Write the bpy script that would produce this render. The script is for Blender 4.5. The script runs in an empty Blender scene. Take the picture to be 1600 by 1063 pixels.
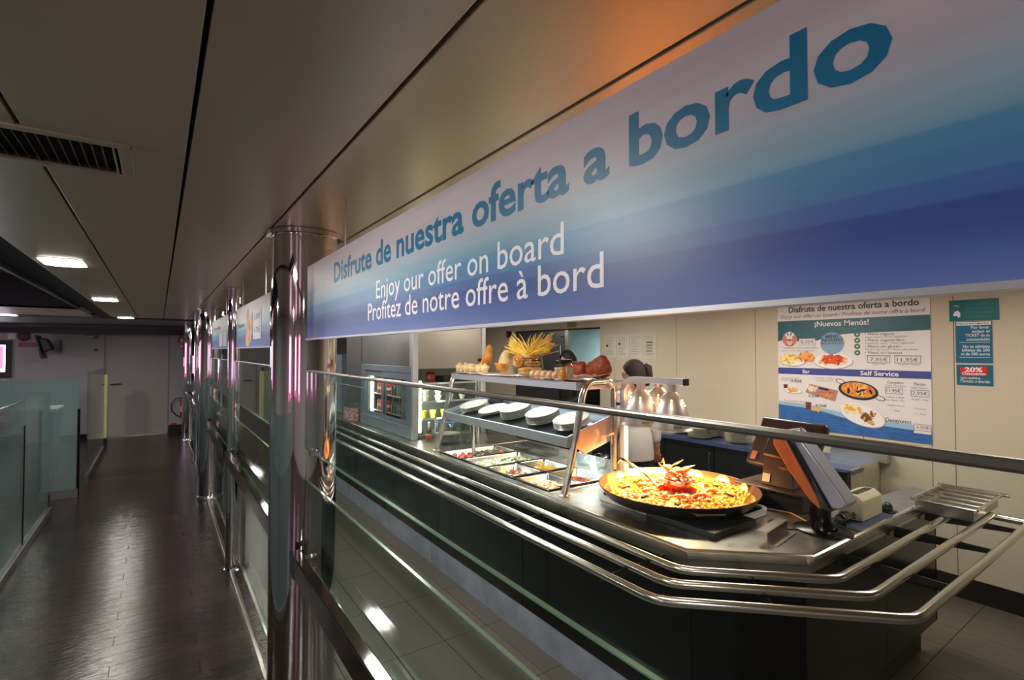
import bpy, math, random
from mathutils import Vector, Matrix
random.seed(7)
PI = math.pi
C = bpy.context.scene.collection
S = bpy.context.scene

# ------------------------------------------------------------------ camera, world, exposure
H = 1.75
cd = bpy.data.cameras.new('camera')
cam = bpy.data.objects.new('camera', cd); C.objects.link(cam)
cd.sensor_width = 36.0; cd.lens = 790.0 / 1600.0 * 36.0; cd.clip_start = 0.02; cd.clip_end = 100
psi = math.radians(34.94); th = math.radians(1.23)
cam.location = (0, 0, H)
cam.rotation_euler = (PI / 2 + th, 0, -psi)
S.camera = cam
S.view_settings.view_transform = 'Standard'
S.view_settings.look = 'None'
S.view_settings.gamma = 1.0
S.view_settings.use_curve_mapping = False
S.view_settings.exposure = 0.85
S.cycles.use_denoising = True
S.cycles.max_bounces = 10
S.cycles.glossy_bounces = 5
S.cycles.transparent_max_bounces = 16
S.cycles.sample_clamp_indirect = 4.0
W = bpy.data.worlds.new('world'); S.world = W; W.use_nodes = True
W.node_tree.nodes['Background'].inputs[0].default_value = (0.6, 0.7, 0.9, 1)
W.node_tree.nodes['Background'].inputs[1].default_value = 0.02


def area(name, loc, size, power, col, rot=(0, 0, 0), sy=None, spread=PI):
    d = bpy.data.lights.new(name, 'AREA'); d.energy = power; d.color = col
    d.shape = 'RECTANGLE'; d.size = size; d.size_y = sy or size; d.spread = spread
    o = bpy.data.objects.new(name, d); o.location = loc; o.rotation_euler = rot
    C.objects.link(o); return o


WARM = (1.0, 0.86, 0.70); COOL = (0.86, 0.95, 1.0); NEUT = (1.0, 0.96, 0.88)
# ceiling downlights over the servery aisle (behind the banner) and over the kitchen side
for (x, y, p) in ((3.55, 0.6, 9), (3.55, 2.3, 12), (3.55, 4.2, 11), (3.4, 6.6, 5)):
    area('servery_downlight', (x, y, 2.225), 0.3, p, WARM, sy=0.9)
for (x, y, p) in ((1.25, 1.0, 4), (1.25, 3.1, 12), (1.25, 5.2, 6), (1.25, 7.3, 4)):
    area('aisle_downlight', (x, y, 2.225), 0.2, p, NEUT, sy=0.5)
# walkway lamps; the last is unseen, added to brighten the room behind
for (x, y, p) in ((-0.455, -1.29, 16), (-0.455, 1.28, 12), (-0.455, 3.85, 10), (-0.44, 6.42, 10), (-0.42, 9.75, 14), (-1.76, 9.9, 14), (-3.2, 3.8, 14), (-3.2, -1.0, 14)):
    area('walkway_lamp_light', (x, y, 2.235), 0.18, p, NEUT, sy=0.3)


# ------------------------------------------------------------------ materials
def lin(c):
    return tuple(((v / 255) / 12.92 if v / 255 <= 0.04045 else ((v / 255 + 0.055) / 1.055) ** 2.4) for v in c)


MATS = {}


def mat(name, rgb, rough=0.5, metal=0.0, emit=None, es=0.0, noise=0.0, nscale=40.0, bump=0.0, bscale=80.0,
        coat=0.0, trans=0.0, stretch=(1, 1, 1), rgb2=None, alpha=None, sss=0.0, rvar=0.0, spec=0.5):
    if name in MATS: return MATS[name]
    m = bpy.data.materials.new(name); m.use_nodes = True
    nt = m.node_tree; b = nt.nodes['Principled BSDF']
    c = lin(rgb)
    b.inputs['Base Color'].default_value = (*c, 1); b.inputs['Roughness'].default_value = rough
    b.inputs['Metallic'].default_value = metal; b.inputs['Coat Weight'].default_value = coat
    b.inputs['Coat Roughness'].default_value = 0.08
    b.inputs['Specular IOR Level'].default_value = spec
    b.inputs['Transmission Weight'].default_value = trans
    if sss: b.inputs['Subsurface Weight'].default_value = sss; b.inputs['Subsurface Scale'].default_value = 0.02
    if emit is not None:
        b.inputs['Emission Color'].default_value = (*lin(emit), 1); b.inputs['Emission Strength'].default_value = es
    tc = nt.nodes.new('ShaderNodeTexCoord'); mp = nt.nodes.new('ShaderNodeMapping')
    mp.inputs['Scale'].default_value = stretch
    nt.links.new(tc.outputs['Object'], mp.inputs['Vector'])
    if noise > 0 or rgb2 is not None:
        n = nt.nodes.new('ShaderNodeTexNoise'); n.inputs['Scale'].default_value = nscale; n.inputs['Detail'].default_value = 5
        nt.links.new(mp.outputs[0], n.inputs['Vector'])
        r = nt.nodes.new('ShaderNodeValToRGB')
        a_ = [max(0, v * (1 - noise)) for v in c]
        b_ = lin(rgb2) if rgb2 is not None else [min(1, v * (1 + noise)) for v in c]
        r.color_ramp.elements[0].color = (*a_, 1); r.color_ramp.elements[1].color = (*b_, 1)
        r.color_ramp.elements[0].position = 0.35; r.color_ramp.elements[1].position = 0.65
        nt.links.new(n.outputs['Fac'], r.inputs[0]); nt.links.new(r.outputs[0], b.inputs['Base Color'])
    if rvar > 0:
        n2 = nt.nodes.new('ShaderNodeTexNoise'); n2.inputs['Scale'].default_value = nscale * 0.4; n2.inputs['Detail'].default_value = 3
        nt.links.new(mp.outputs[0], n2.inputs['Vector'])
        mr = nt.nodes.new('ShaderNodeMapRange'); mr.inputs[3].default_value = max(0.02, rough - rvar); mr.inputs[4].default_value = rough + rvar
        nt.links.new(n2.outputs['Fac'], mr.inputs[0]); nt.links.new(mr.outputs[0], b.inputs['Roughness'])
    if bump > 0:
        n3 = nt.nodes.new('ShaderNodeTexNoise'); n3.inputs['Scale'].default_value = bscale; n3.inputs['Detail'].default_value = 3
        nt.links.new(mp.outputs[0], n3.inputs['Vector'])
        bm_ = nt.nodes.new('ShaderNodeBump'); bm_.inputs['Strength'].default_value = bump; bm_.inputs['Distance'].default_value = 0.01
        nt.links.new(n3.outputs['Fac'], bm_.inputs['Height']); nt.links.new(bm_.outputs[0], b.inputs['Normal'])
    MATS[name] = m
    return m


def glass_mat(name, tint, rough=0.0, base=0.018):
    """clear sheet glass: see-through with fresnel mirror reflection"""
    if name in MATS: return MATS[name]
    m = bpy.data.materials.new(name); m.use_nodes = True; nt = m.node_tree; nt.nodes.clear()
    o = nt.nodes.new('ShaderNodeOutputMaterial'); mx = nt.nodes.new('ShaderNodeMixShader')
    t = nt.nodes.new('ShaderNodeBsdfTransparent'); g = nt.nodes.new('ShaderNodeBsdfGlossy')
    ge = nt.nodes.new('ShaderNodeNewGeometry'); dp = nt.nodes.new('ShaderNodeVectorMath'); dp.operation = 'DOT_PRODUCT'
    nt.links.new(ge.outputs['Incoming'], dp.inputs[0]); nt.links.new(ge.outputs['Normal'], dp.inputs[1])
    ab = nt.nodes.new('ShaderNodeMath'); ab.operation = 'ABSOLUTE'; nt.links.new(dp.outputs['Value'], ab.inputs[0])
    iv = nt.nodes.new('ShaderNodeMath'); iv.operation = 'SUBTRACT'; iv.inputs[0].default_value = 1.0; nt.links.new(ab.outputs[0], iv.inputs[1])
    f = nt.nodes.new('ShaderNodeMath'); f.operation = 'POWER'; f.inputs[1].default_value = 5.0; nt.links.new(iv.outputs[0], f.inputs[0])
    t.inputs[0].default_value = (*lin(tint), 1); g.inputs['Roughness'].default_value = rough; g.inputs[0].default_value = (0.9, 0.95, 0.93, 1)
    ad = nt.nodes.new('ShaderNodeMath'); ad.operation = 'ADD'; ad.inputs[1].default_value = base; ad.use_clamp = True
    nt.links.new(f.outputs[0], ad.inputs[0]); nt.links.new(ad.outputs[0], mx.inputs[0])
    nt.links.new(t.outputs[0], mx.inputs[1]); nt.links.new(g.outputs[0], mx.inputs[2]); nt.links.new(mx.outputs[0], o.inputs[0])
    MATS[name] = m; return m


def frost_mat(name, tint, mixv=0.35):
    m = glass_mat(name, tint, 0.05, 0.02)
    nt = m.node_tree; o = [n for n in nt.nodes if n.type == 'OUTPUT_MATERIAL'][0]
    prev = o.inputs[0].links[0].from_node
    d = nt.nodes.new('ShaderNodeBsdfTranslucent'); d.inputs[0].default_value = (*lin(tint), 1)
    d2 = nt.nodes.new('ShaderNodeBsdfDiffuse'); d2.inputs[0].default_value = (*lin(tint), 1)
    mm = nt.nodes.new('ShaderNodeMixShader'); nt.links.new(d.outputs[0], mm.inputs[1]); nt.links.new(d2.outputs[0], mm.inputs[2])
    m2 = nt.nodes.new('ShaderNodeMixShader'); m2.inputs[0].default_value = mixv
    nt.links.new(prev.outputs[0], m2.inputs[1]); nt.links.new(mm.outputs[0], m2.inputs[2]); nt.links.new(m2.outputs[0], o.inputs[0])
    return m


steel = mat('stainless_steel', (186, 182, 174), 0.3, 1.0, noise=0.04, nscale=3, rvar=0.06)
steel_top = mat('worktop_steel', (170, 166, 160), 0.30, 1.0, noise=0.12, nscale=14, rvar=0.1)
chrome = mat('chrome', (215, 212, 214), 0.045, 1.0)
rail_steel = mat('rail_steel', (222, 216, 206), 0.2, 1.0)
alu = mat('satin_aluminium', (216, 219, 224), 0.36, 0.75)
black_panel = mat('black_laminate', (10, 11, 13), 0.16, 0.0, noise=0.3, nscale=6, spec=0.35)
black_plastic = mat('black_plastic', (18, 17, 17), 0.4)
dark_metal = mat('dark_metal', (34, 30, 32), 0.22, 0.8)
beige = mat('beige_wall', (196, 188, 170), 0.55, noise=0.10, nscale=220, bump=0.05, bscale=300)
grey_wall = mat('grey_wall', (164, 162, 164), 0.6, noise=0.06, nscale=120)
ceil_m = mat('ceiling_panel', (196, 182, 154), 0.34, 0.45, noise=0.05, nscale=260, bump=0.015, bscale=500)
void_m = mat('ceiling_void', (22, 20, 18), 0.8)
white_paint = mat('white_paint', (215, 212, 206), 0.4)
blue_top = mat('blue_laminate', (66, 80, 128), 0.3, noise=0.15, nscale=90)
glass = glass_mat('clear_glass', (246, 250, 248))
glass_edge = mat('glass_edge', (128, 156, 138), 0.12, 0.6)
thin_plastic = glass_mat('clear_plastic', (236, 240, 240), 0.05, 0.08)
kick_m = mat('kick_plate', (150, 158, 172), 0.32, 0.3, noise=0.18, nscale=5, bump=0.1, bscale=12)


# ------------------------------------------------------------------ mesh builder
ORG = {}


class MB:
    def __init__(s): s.v = []; s.f = []

    def add(s, vs, fs):
        n = len(s.v); s.v += [tuple(p) for p in vs]; s.f += [tuple(i + n for i in f) for f in fs]; return s

    def box(s, x0, x1, y0, y1, z0, z1):
        return s.add([(x0, y0, z0), (x1, y0, z0), (x1, y1, z0), (x0, y1, z0), (x0, y0, z1), (x1, y0, z1), (x1, y1, z1), (x0, y1, z1)],
                     [(0, 3, 2, 1), (4, 5, 6, 7), (0, 1, 5, 4), (1, 2, 6, 5), (2, 3, 7, 6), (3, 0, 4, 7)])

    def obox(s, M, sx, sy, sz):
        h = [(a * sx / 2, b * sy / 2, c * sz / 2) for c in (-1, 1) for (a, b) in ((-1, -1), (1, -1), (1, 1), (-1, 1))]
        return s.add([M @ Vector(p) for p in h], [(0, 3, 2, 1), (4, 5, 6, 7), (0, 1, 5, 4), (1, 2, 6, 5), (2, 3, 7, 6), (3, 0, 4, 7)])

    def prism(s, poly, a0, a1, axis='z'):
        n = len(poly)
        def q(p, a):
            return {'z': (p[0], p[1], a), 'x': (a, p[0], p[1]), 'y': (p[0], a, p[1])}[axis]
        vs = [q(p, a0) for p in poly] + [q(p, a1) for p in poly]
        return s.add(vs, [tuple(range(n))[::-1], tuple(range(n, 2 * n))] + [(i, (i + 1) % n, n + (i + 1) % n, n + i) for i in range(n)])

    def tube(s, pts, r, n=10, cap=True, closed=False, rs=None):
        pts = [Vector(p) for p in pts]; m = len(pts); rings = []
        up = None
        for i, p in enumerate(pts):
            if closed: d = (pts[(i + 1) % m] - pts[i - 1])
            elif i == 0: d = pts[1] - p
            elif i == m - 1: d = p - pts[i - 1]
            else: d = (pts[i + 1] - p).normalized() + (p - pts[i - 1]).normalized()
            d = d.normalized()
            if up is None:
                a = Vector((0, 0, 1)) if abs(d.z) < 0.9 else Vector((1, 0, 0))
                u = d.cross(a).normalized()
            else:
                u = (up - d * up.dot(d)).normalized()
            up = u; w = d.cross(u)
            k = 1.0
            if 0 < i < m - 1 and not closed:
                c_ = (pts[i + 1] - p).normalized().dot((p - pts[i - 1]).normalized()); k = 1 / max(0.5, math.sqrt((1 + c_) / 2))
            rr = (rs[i] if rs else r)
            rings.append([p + (u * math.cos(2 * PI * j / n) + w * math.sin(2 * PI * j / n)) * rr for j in range(n)])
        vs = [q for rg in rings for q in rg]; fs = []
        for i in range(m if closed else m - 1):
            a = i * n; b = ((i + 1) % m) * n
            fs += [(a + j, a + (j + 1) % n, b + (j + 1) % n, b + j) for j in range(n)]
        if cap and not closed:
            fs += [tuple(range(n))[::-1], tuple(range((m - 1) * n, m * n))]
        return s.add(vs, fs)

    def lathe(s, prof, c=(0, 0, 0), n=24, M=None, sx=1, sy=1, close=False, open0=False):
        vs = []; fs = []; m = len(prof)
        for (r, z) in prof:
            for j in range(n):
                a = 2 * PI * j / n; p = Vector((r * math.cos(a) * sx, r * math.sin(a) * sy, z))
                if M is not None: p = M @ p
                vs.append(p + Vector(c))
        for i in range(m - 1):
            fs += [(i * n + j, i * n + (j + 1) % n, (i + 1) * n + (j + 1) % n, (i + 1) * n + j) for j in range(n)]
        if prof[0][0] > 1e-5 and not open0: fs.append(tuple(range(n))[::-1])
        if prof[-1][0] > 1e-5 and not close: fs.append(tuple(range((m - 1) * n, m * n)))
        return s.add(vs, fs)

    def ball(s, c, rx, ry=None, rz=None, n=14, m=8, M=None, jit=0.0):
        ry = rx if ry is None else ry; rz = rx if rz is None else rz
        vs = []; fs = []
        for i in range(m + 1):
            t = PI * i / m
            for j in range(n):
                a = 2 * PI * j / n; k = 1 + random.uniform(-jit, jit)
                p = Vector((rx * math.sin(t) * math.cos(a), ry * math.sin(t) * math.sin(a), rz * math.cos(t))) * k
                if M is not None: p = M @ p
                vs.append(p + Vector(c))
        for i in range(m):
            fs += [(i * n + j, (i + 1) * n + j, (i + 1) * n + (j + 1) % n, i * n + (j + 1) % n) for j in range(n)]
        return s.add(vs, fs)

    def build(s, name, m=None, parent=None, smooth=False, bevel=0.0, label=None, cat=None, group=None, kind=None, loc=None, ang=35, seg=2):
        if parent is not None: o_ = Vector(ORG[parent.name])
        elif loc is not None: o_ = Vector(loc)
        else:
            xs = [v[0] for v in s.v]; ys = [v[1] for v in s.v]; zs = [v[2] for v in s.v]
            o_ = Vector(((min(xs) + max(xs)) / 2, (min(ys) + max(ys)) / 2, min(zs)))
        me = bpy.data.meshes.new(name); me.from_pydata([tuple(Vector(v) - o_) for v in s.v], [], s.f)
        me.validate(); me.update()
        if m is not None: me.materials.append(m)
        if smooth:
            me.polygons.foreach_set('use_smooth', [True] * len(me.polygons)); me.set_sharp_from_angle(angle=math.radians(ang))
        o = bpy.data.objects.new(name, me); C.objects.link(o)
        if parent is not None: o.parent = parent
        else: o.location = o_
        ORG[o.name] = tuple(o_)
        if bevel:
            b = o.modifiers.new('bevel', 'BEVEL'); b.width = bevel; b.segments = seg; b.limit_method = 'ANGLE'
        tag(o, label, cat, group, kind)
        return o


def tag(o, label=None, cat=None, group=None, kind=None):
    if label: o['label'] = label
    if cat: o['category'] = cat
    if group: o['group'] = group
    if kind: o['kind'] = kind
    return o


def thing(name, loc, label=None, cat=None, group=None, kind=None):
    o = bpy.data.objects.new(name, None); C.objects.link(o); o.location = loc; o.empty_display_size = 0.05
    ORG[o.name] = tuple(loc)
    return tag(o, label, cat, group, kind)


def copy_tree(o, loc=None, rotz=None, label=None, parent=None, scale=None, rot=None):
    c = o.copy(); C.objects.link(c)
    if parent is not None: c.parent = parent
    if loc is not None: c.location = loc
    if rotz is not None: c.rotation_euler = (0, 0, rotz)
    if rot is not None: c.rotation_euler = rot
    if scale is not None: c.scale = (scale,) * 3 if not hasattr(scale, '__len__') else scale
    if label: c['label'] = label
    for ch in list(o.children): copy_tree(ch, parent=c)
    return c


TXT = {}


def text_geo(s, bold=0.0):
    k = (s, bold)
    if k in TXT: return TXT[k]
    cu = bpy.data.curves.new('lettering', 'FONT'); cu.body = s; cu.size = 1.0; cu.offset = bold; cu.resolution_u = 3
    ob = bpy.data.objects.new('lettering', cu); C.objects.link(ob)
    bpy.context.view_layer.update()
    dg = bpy.context.evaluated_depsgraph_get(); me = bpy.data.meshes.new_from_object(ob.evaluated_get(dg))
    vs = [tuple(v.co) for v in me.vertices]; fs = [tuple(p.vertices) for p in me.polygons]
    bpy.data.objects.remove(ob); bpy.data.curves.remove(cu); bpy.data.meshes.remove(me)
    if not vs: TXT[k] = ([], []); return TXT[k]
    x0 = min(v[0] for v in vs); x1 = max(v[0] for v in vs)
    TXT[k] = ([((v[0] - x0) / (x1 - x0), v[1]) for v in vs], fs, x1 - x0)
    return TXT[k]


def letters(mb, s, u0, u1, v, hgt, fn, bold=0.0, italic=0.0, d=0.0):
    """print s between u0 and u1, baseline v, em-height hgt (0.7 em = capitals); fn(u,v,d) -> world"""
    g = text_geo(s, bold)
    if not g[0]: return
    mb.add([fn(u0 + (u1 - u0) * x + italic * y * hgt, v + y * hgt, d) for x, y in g[0]], g[1])


def words(s, u0, u1, v, hgt, fn, m, parent, bold=0.0, italic=0.0, d=0.0, label=None):
    """like letters(), but every printed word becomes an object of its own"""
    g = text_geo(s, bold); vs, fs = g[0], g[1]; par = list(range(len(vs)))

    def find(a):
        while par[a] != a: par[a] = par[par[a]]; a = par[a]
        return a
    for f in fs:
        for q in f[1:]: par[find(q)] = find(f[0])
    isl = {}
    for i, f in enumerate(fs): isl.setdefault(find(f[0]), []).append(i)
    ext = sorted((min(vs[q][0] for i in ids for q in fs[i]), max(vs[q][0] for i in ids for q in fs[i]), ids) for ids in isl.values())
    gap = 0.17 / g[2]; groups = []; end = -9
    for a, b, ids in ext:
        if a - end > gap: groups.append([])
        groups[-1] += ids; end = max(end, b)
    for ids in groups:
        used = sorted({q for i in ids for q in fs[i]}); mp = {q: k for k, q in enumerate(used)}
        mb = MB(); mb.add([fn(u0 + (u1 - u0) * vs[q][0] + italic * vs[q][1] * hgt, v + vs[q][1] * hgt, d) for q in used], [tuple(mp[q] for q in fs[i]) for i in ids])
        mb.build('lettering', m, parent, label=label)


def wallface(X, y0, z0, eps=1.0):
    """surface facing -X; u runs to the right as seen (towards -Y), v up"""
    return lambda u, v, d=0.0: (X - d, y0 - u, z0 + v)


def flat(mb, fn, poly, d=0.0):
    mb.add([fn(u, v, d) for u, v in poly], [tuple(range(len(poly)))])


def rect(u0, v0, u1, v1): return [(u0, v0), (u1, v0), (u1, v1), (u0, v1)]


def ell(cu, cv, a, b, n=28, t=0.0):
    return [(cu + a * math.cos(2 * PI * i / n) * math.cos(t) - b * math.sin(2 * PI * i / n) * math.sin(t),
             cv + a * math.cos(2 * PI * i / n) * math.sin(t) + b * math.sin(2 * PI * i / n) * math.cos(t)) for i in range(n)]

# ================================================================== SETTING
XL, XW, YB, YE, ZC = -5.0, 4.69, -3.0, 13.1, 2.26
# --- floor: dark wood walkway, metal strip, grey tiles of the servery
floor = thing('floor', (0, 0, 0), kind='structure')


def wood_mat():
    m = mat('dark_wood_plank', (40, 28, 23), 0.26, 0.0, spec=0.5, bump=0.3, bscale=9, stretch=(1.2, 9, 1))
    nt = m.node_tree; b = nt.nodes['Principled BSDF']
    oi = nt.nodes.new('ShaderNodeObjectInfo'); tc = nt.nodes.new('ShaderNodeTexCoord'); mp = nt.nodes.new('ShaderNodeMapping')
    mp.inputs['Scale'].default_value = (3, 60, 1)
    nt.links.new(tc.outputs['Object'], mp.inputs['Vector'])
    n = nt.nodes.new('ShaderNodeTexNoise'); n.inputs['Scale'].default_value = 2.2; n.inputs['Detail'].default_value = 6
    nt.links.new(mp.outputs[0], n.inputs['Vector'])
    r = nt.nodes.new('ShaderNodeValToRGB')
    r.color_ramp.elements[0].color = (*lin((14, 8, 5)), 1); r.color_ramp.elements[1].color = (*lin((46, 28, 19)), 1)
    r.color_ramp.elements[0].position = 0.3; r.color_ramp.elements[1].position = 0.75
    ad = nt.nodes.new('ShaderNodeMath'); ad.operation = 'MULTIPLY_ADD'; ad.inputs[1].default_value = 0.46; ad.inputs[2].default_value = -0.2
    nt.links.new(oi.outputs['Random'], ad.inputs[0])
    a2 = nt.nodes.new('ShaderNodeMath'); a2.operation = 'ADD'
    nt.links.new(n.outputs['Fac'], a2.inputs[0]); nt.links.new(ad.outputs[0], a2.inputs[1])
    nt.links.new(a2.outputs[0], r.inputs[0]); nt.links.new(r.outputs[0], b.inputs['Base Color'])
    mr = nt.nodes.new('ShaderNodeMapRange'); mr.inputs[3].default_value = 0.15; mr.inputs[4].default_value = 0.25
    nt.links.new(n.outputs['Fac'], mr.inputs[0]); nt.links.new(mr.outputs[0], b.inputs['Roughness'])
    return m


wood = wood_mat()
MB().box(XL, 0.6, YB, YE, -0.05, -0.012).box(0.6, XW, YB, YE, -0.05, -0.012).build('subfloor', mat('grout', (22, 20, 19), 0.8), floor)
PW = 0.118; PLK = {}
rest = MB(); k = 0; nb = 0
y = YB
while y < YE:
    y1 = min(y + PW, YE)
    cuts = [-0.96]
    x = -0.96 + (0.35 + 0.41 * (k % 3))
    while x < 0.58: cuts.append(x); x += 1.25
    cuts.append(0.6)
    for a, b in zip(cuts, cuts[1:]):
        if y > 2.2 and y < 11.6 and nb < 290:
            key = round(b - a, 3)
            if key not in PLK:
                me_o = MB().box(0, b - a - 0.0022, 0, PW - 0.0022, -0.012, 0).build('floor_plank', wood, floor, bevel=0)
                me_o.location = (a, y, 0); PLK[key] = me_o.data
            else:
                o = bpy.data.objects.new('floor_plank', PLK[key]); C.objects.link(o); o.parent = floor; o.location = (a, y, 0)
            nb += 1
        else:
            rest.box(a, b - 0.0015, y, y1 - 0.0015, -0.012, 0)
    rest.box(XL, -0.963, y, y1 - 0.0035, -0.012, 0)
    y += PW; k += 1
rest.build('floor_plank', wood, floor, kind='stuff')
MB().box(0.6, 0.655, YB, YE, -0.012, 0.002).build('threshold_strip', steel, floor)
tile_m = mat('grey_tile', (92, 88, 80), 0.36, noise=0.10, nscale=120, rvar=0.1, bump=0.03, bscale=60)
TX, TY = 0.30, 0.583; tmesh = None; trest = MB()
ix0 = int((0.655 - 4.14) / TX) - 1
for i in range(-12, 3):
    x0 = 4.14 + i * TX; x1 = x0 + TX
    if x1 < 0.67 or x0 > XW: continue
    for j in range(-7, 22):
        y0 = 1.02 + j * TY; y1 = y0 + TY
        if y0 > YE or y1 < YB: continue
        vis = (x0 < 1.9 and -0.2 < y1 and y0 < 8.6) or (x0 > 2.3 and y0 > -0.8 and y0 < 1.0)
        full = x0 > 0.655 and x1 < XW
        if vis and full:
            if tmesh is None:
                o = MB().box(0, TX - 0.004, 0, TY - 0.004, -0.012, 0).build('floor_tile', tile_m, floor); tmesh = o.data
            else:
                o = bpy.data.objects.new('floor_tile', tmesh); C.objects.link(o); o.parent = floor
            o.location = (x0, y0, 0)
        else:
            trest.box(max(x0, 0.657), min(x1, XW) - 0.004, max(y0, YB), min(y1, YE) - 0.004, -0.012, 0)
trest.build('floor_tile', tile_m, floor, kind='stuff')

# --- ceiling
ceiling = thing('ceiling', (0, 0, ZC), kind='structure')
MB().box(XL, XW, YB, YE, ZC + 0.5, ZC + 0.55).build('ceiling_void', void_m, ceiling)
MB().box(-0.78, XW, YB, YE, ZC + 0.028, ZC + 0.04).build('ceiling_backing', void_m, ceiling)
xs = [-0.262 + 0.3225 * i for i in range(-14, 16)]
xs = [x for x in xs if x > -0.8 and x < XW] + [XW]
ys = [YB, 0.0, 4.81, 7.25, 9.74]
VX0, VX1, VY0, VY1 = -0.72, -0.091, 1.595, 1.835        # grille opening
for a, b in zip(xs, xs[1:]):
    for c, d in zip(ys, ys[1:]):
        if c == 0.0 and a < -0.1:      # panels around the grille
            MB().box(a, b - 0.009, c, VY0 - 0.02, ZC, ZC + 0.02).build('ceiling_panel', ceil_m, ceiling, bevel=0.002)
            if b > VX1 + 0.03: MB().box(max(a, VX1 + 0.028), b - 0.009, VY0 - 0.0195, VY1 + 0.0195, ZC, ZC + 0.02).build('ceiling_panel', ceil_m, ceiling)
            MB().box(a, b - 0.009, VY1 + 0.02, d - 0.006, ZC, ZC + 0.02).build('ceiling_panel', ceil_m, ceiling, bevel=0.002)
        else:
            MB().box(a, b - 0.009, c, d - 0.006, ZC, ZC + 0.02).build('ceiling_panel', ceil_m, ceiling, bevel=0.002)
# left of the walkway: panels up to the dark skylight well, and past it
for (x0, x1, y0, y1) in ((XL, -0.80, YB, 0.0), (XL, -2.4, 0.0, 4.81), (XL, -2.4, 4.81, 9.74)):
    x = x1
    while x > x0:
        MB().box(max(x - 0.3225, x0), x - 0.009, y0, y1 - 0.006, ZC, ZC + 0.02).build('ceiling_panel', ceil_m, ceiling)
        x -= 0.3225
for (y0, y1) in ((0.0, 3.2), (8.1, 9.74)):
    x = -0.80
    while x > -2.38:
        MB().box(max(x - 0.3225, -2.4), x - 0.009, y0, y1 - 0.006, ZC, ZC + 0.02).build('ceiling_panel', ceil_m, ceiling)
        x -= 0.3225
well_m = mat('well_paint', (62, 66, 74), 0.4)
MB().box(-0.81, -0.79, 3.2, 8.1, ZC, ZC + 0.45).box(-2.4, -2.38, 3.2, 8.1, ZC, ZC + 0.45).box(-2.4, -0.8, 3.18, 3.2, ZC, ZC + 0.45).box(-2.4, -0.8, 8.1, 8.12, ZC, ZC + 0.45).box(-2.4, -0.8, 3.2, 8.1, ZC + 0.44, ZC + 0.46).build('ceiling_well', well_m, ceiling)
MB().box(-1.55, -1.25, 4.6, 7.9, ZC + 0.36, ZC + 0.44).build('well_red_light', mat('red_light_colour', (120, 24, 20), 0.5), ceiling)  # red light inside the well, put in as a red-coloured box
# far strip of ceiling with a dark slot, and the dark pelmet at the end wall
MB().box(XL, XW, 9.75, 10.35, ZC + 0.03, ZC + 0.05).build('ceiling_slot', void_m, ceiling)
MB().box(XL, XW, 10.4, YE, ZC, ZC + 0.02).build('ceiling_panel', mat('far_ceiling', (128, 122, 118), 0.45, 0.2), ceiling)
MB().box(XL, 1.6, YE - 0.32, YE, 2.085, 2.175).build('trim_1', mat('pelmet', (12, 10, 14), 0.4), kind='structure')

# --- walls
wr = thing('wall_right', (XW, 5, 0), kind='structure')
seams = [YB, -1.5, -0.6, 0.28, 1.162, 1.295, 1.74, 2.638, 3.538, 4.466, 4.725]
for a, b in zip(seams, seams[1:]):
    MB().box(XW, XW + 0.03, a + 0.002, b - 0.002, 0, ZC + 0.05).build('wall_panel', beige, wr, bevel=0.0015)
seams = [5.565, 6.62, 7.64, 8.6]
for a, b in zip(seams, seams[1:]):
    MB().box(XW, XW + 0.03, a + 0.002, b - 0.002, 0, ZC + 0.05).build('wall_panel', beige, wr, bevel=0.0015)
MB().box(XW, XW + 0.03, 4.725, 5.565, 2.03, ZC + 0.05).build('wall_panel', beige, wr)
MB().box(XW + 0.031, XW + 0.06, YB, 4.72, 0, ZC).box(XW + 0.031, XW + 0.06, 5.57, YE, 0, ZC).build('wall_core', void_m, wr)
bb = mat('dark_skirting', (18, 15, 18), 0.35)
MB().box(XW - 0.012, XW, YB, 4.7, 0, 0.15).build('baseboard_right', bb, kind='structure')
# kitchen beyond the doorway
kt = mat('kitchen_tile', (200, 215, 214), 0.3, noise=0.05, nscale=4)
kw = thing('wall_kitchen', (6.0, 5.2, 0), kind='structure')
MB().box(6.6, 6.65, 3.6, 8.2, 0, 2.3).box(XW + 0.06, 6.6, 8.15, 8.2, 0, 2.3).box(XW + 0.06, 6.6, 3.6, 3.65, 0, 2.3).build('kitchen_tiling', kt, kw)
MB().box(XW + 0.06, 6.6, 3.6, 8.2, 2.28, 2.31).box(XW + 0.06, 6.6, 3.6, 8.2, -0.04, 0.0).build('kitchen_shell', mat('kitchen_shell', (150, 155, 155), 0.5), kw)
area('kitchen_light', (5.7, 5.6, 2.2), 0.4, 34, (0.82, 0.98, 1.0), sy=1.0)
# end wall, left wall, back wall, servery end partition
we = thing('wall_end', (0, YE, 0), kind='structure')
cuts = [XL, -3.6, -2.25, -0.9]
for a, b in zip(cuts, cuts[1:]):
    MB().box(a, b - 0.004, YE, YE + 0.05, 0, ZC + 0.03).build('wall_panel', grey_wall, we)
MB().box(0.18, 1.6, YE, YE + 0.05, 0, ZC + 0.03).box(-0.9, 0.18, YE, YE + 0.05, 2.055, ZC + 0.03).build('wall_panel', grey_wall, we)
MB().box(0.19, 1.6, YE - 0.02, YE, 0, 0.16).box(XL, -0.93, YE - 0.02, YE, 0, 0.1).build('baseboard_end', bb, kind='structure')
dr = thing('door_1', (-0.36, YE, 0), kind='structure')
MB().box(-0.885, 0.17, YE + 0.012, YE + 0.045, 0.02, 2.05).build('door_leaf', mat('door_grey', (160, 155, 152), 0.5, noise=0.04, nscale=60), dr)
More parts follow.
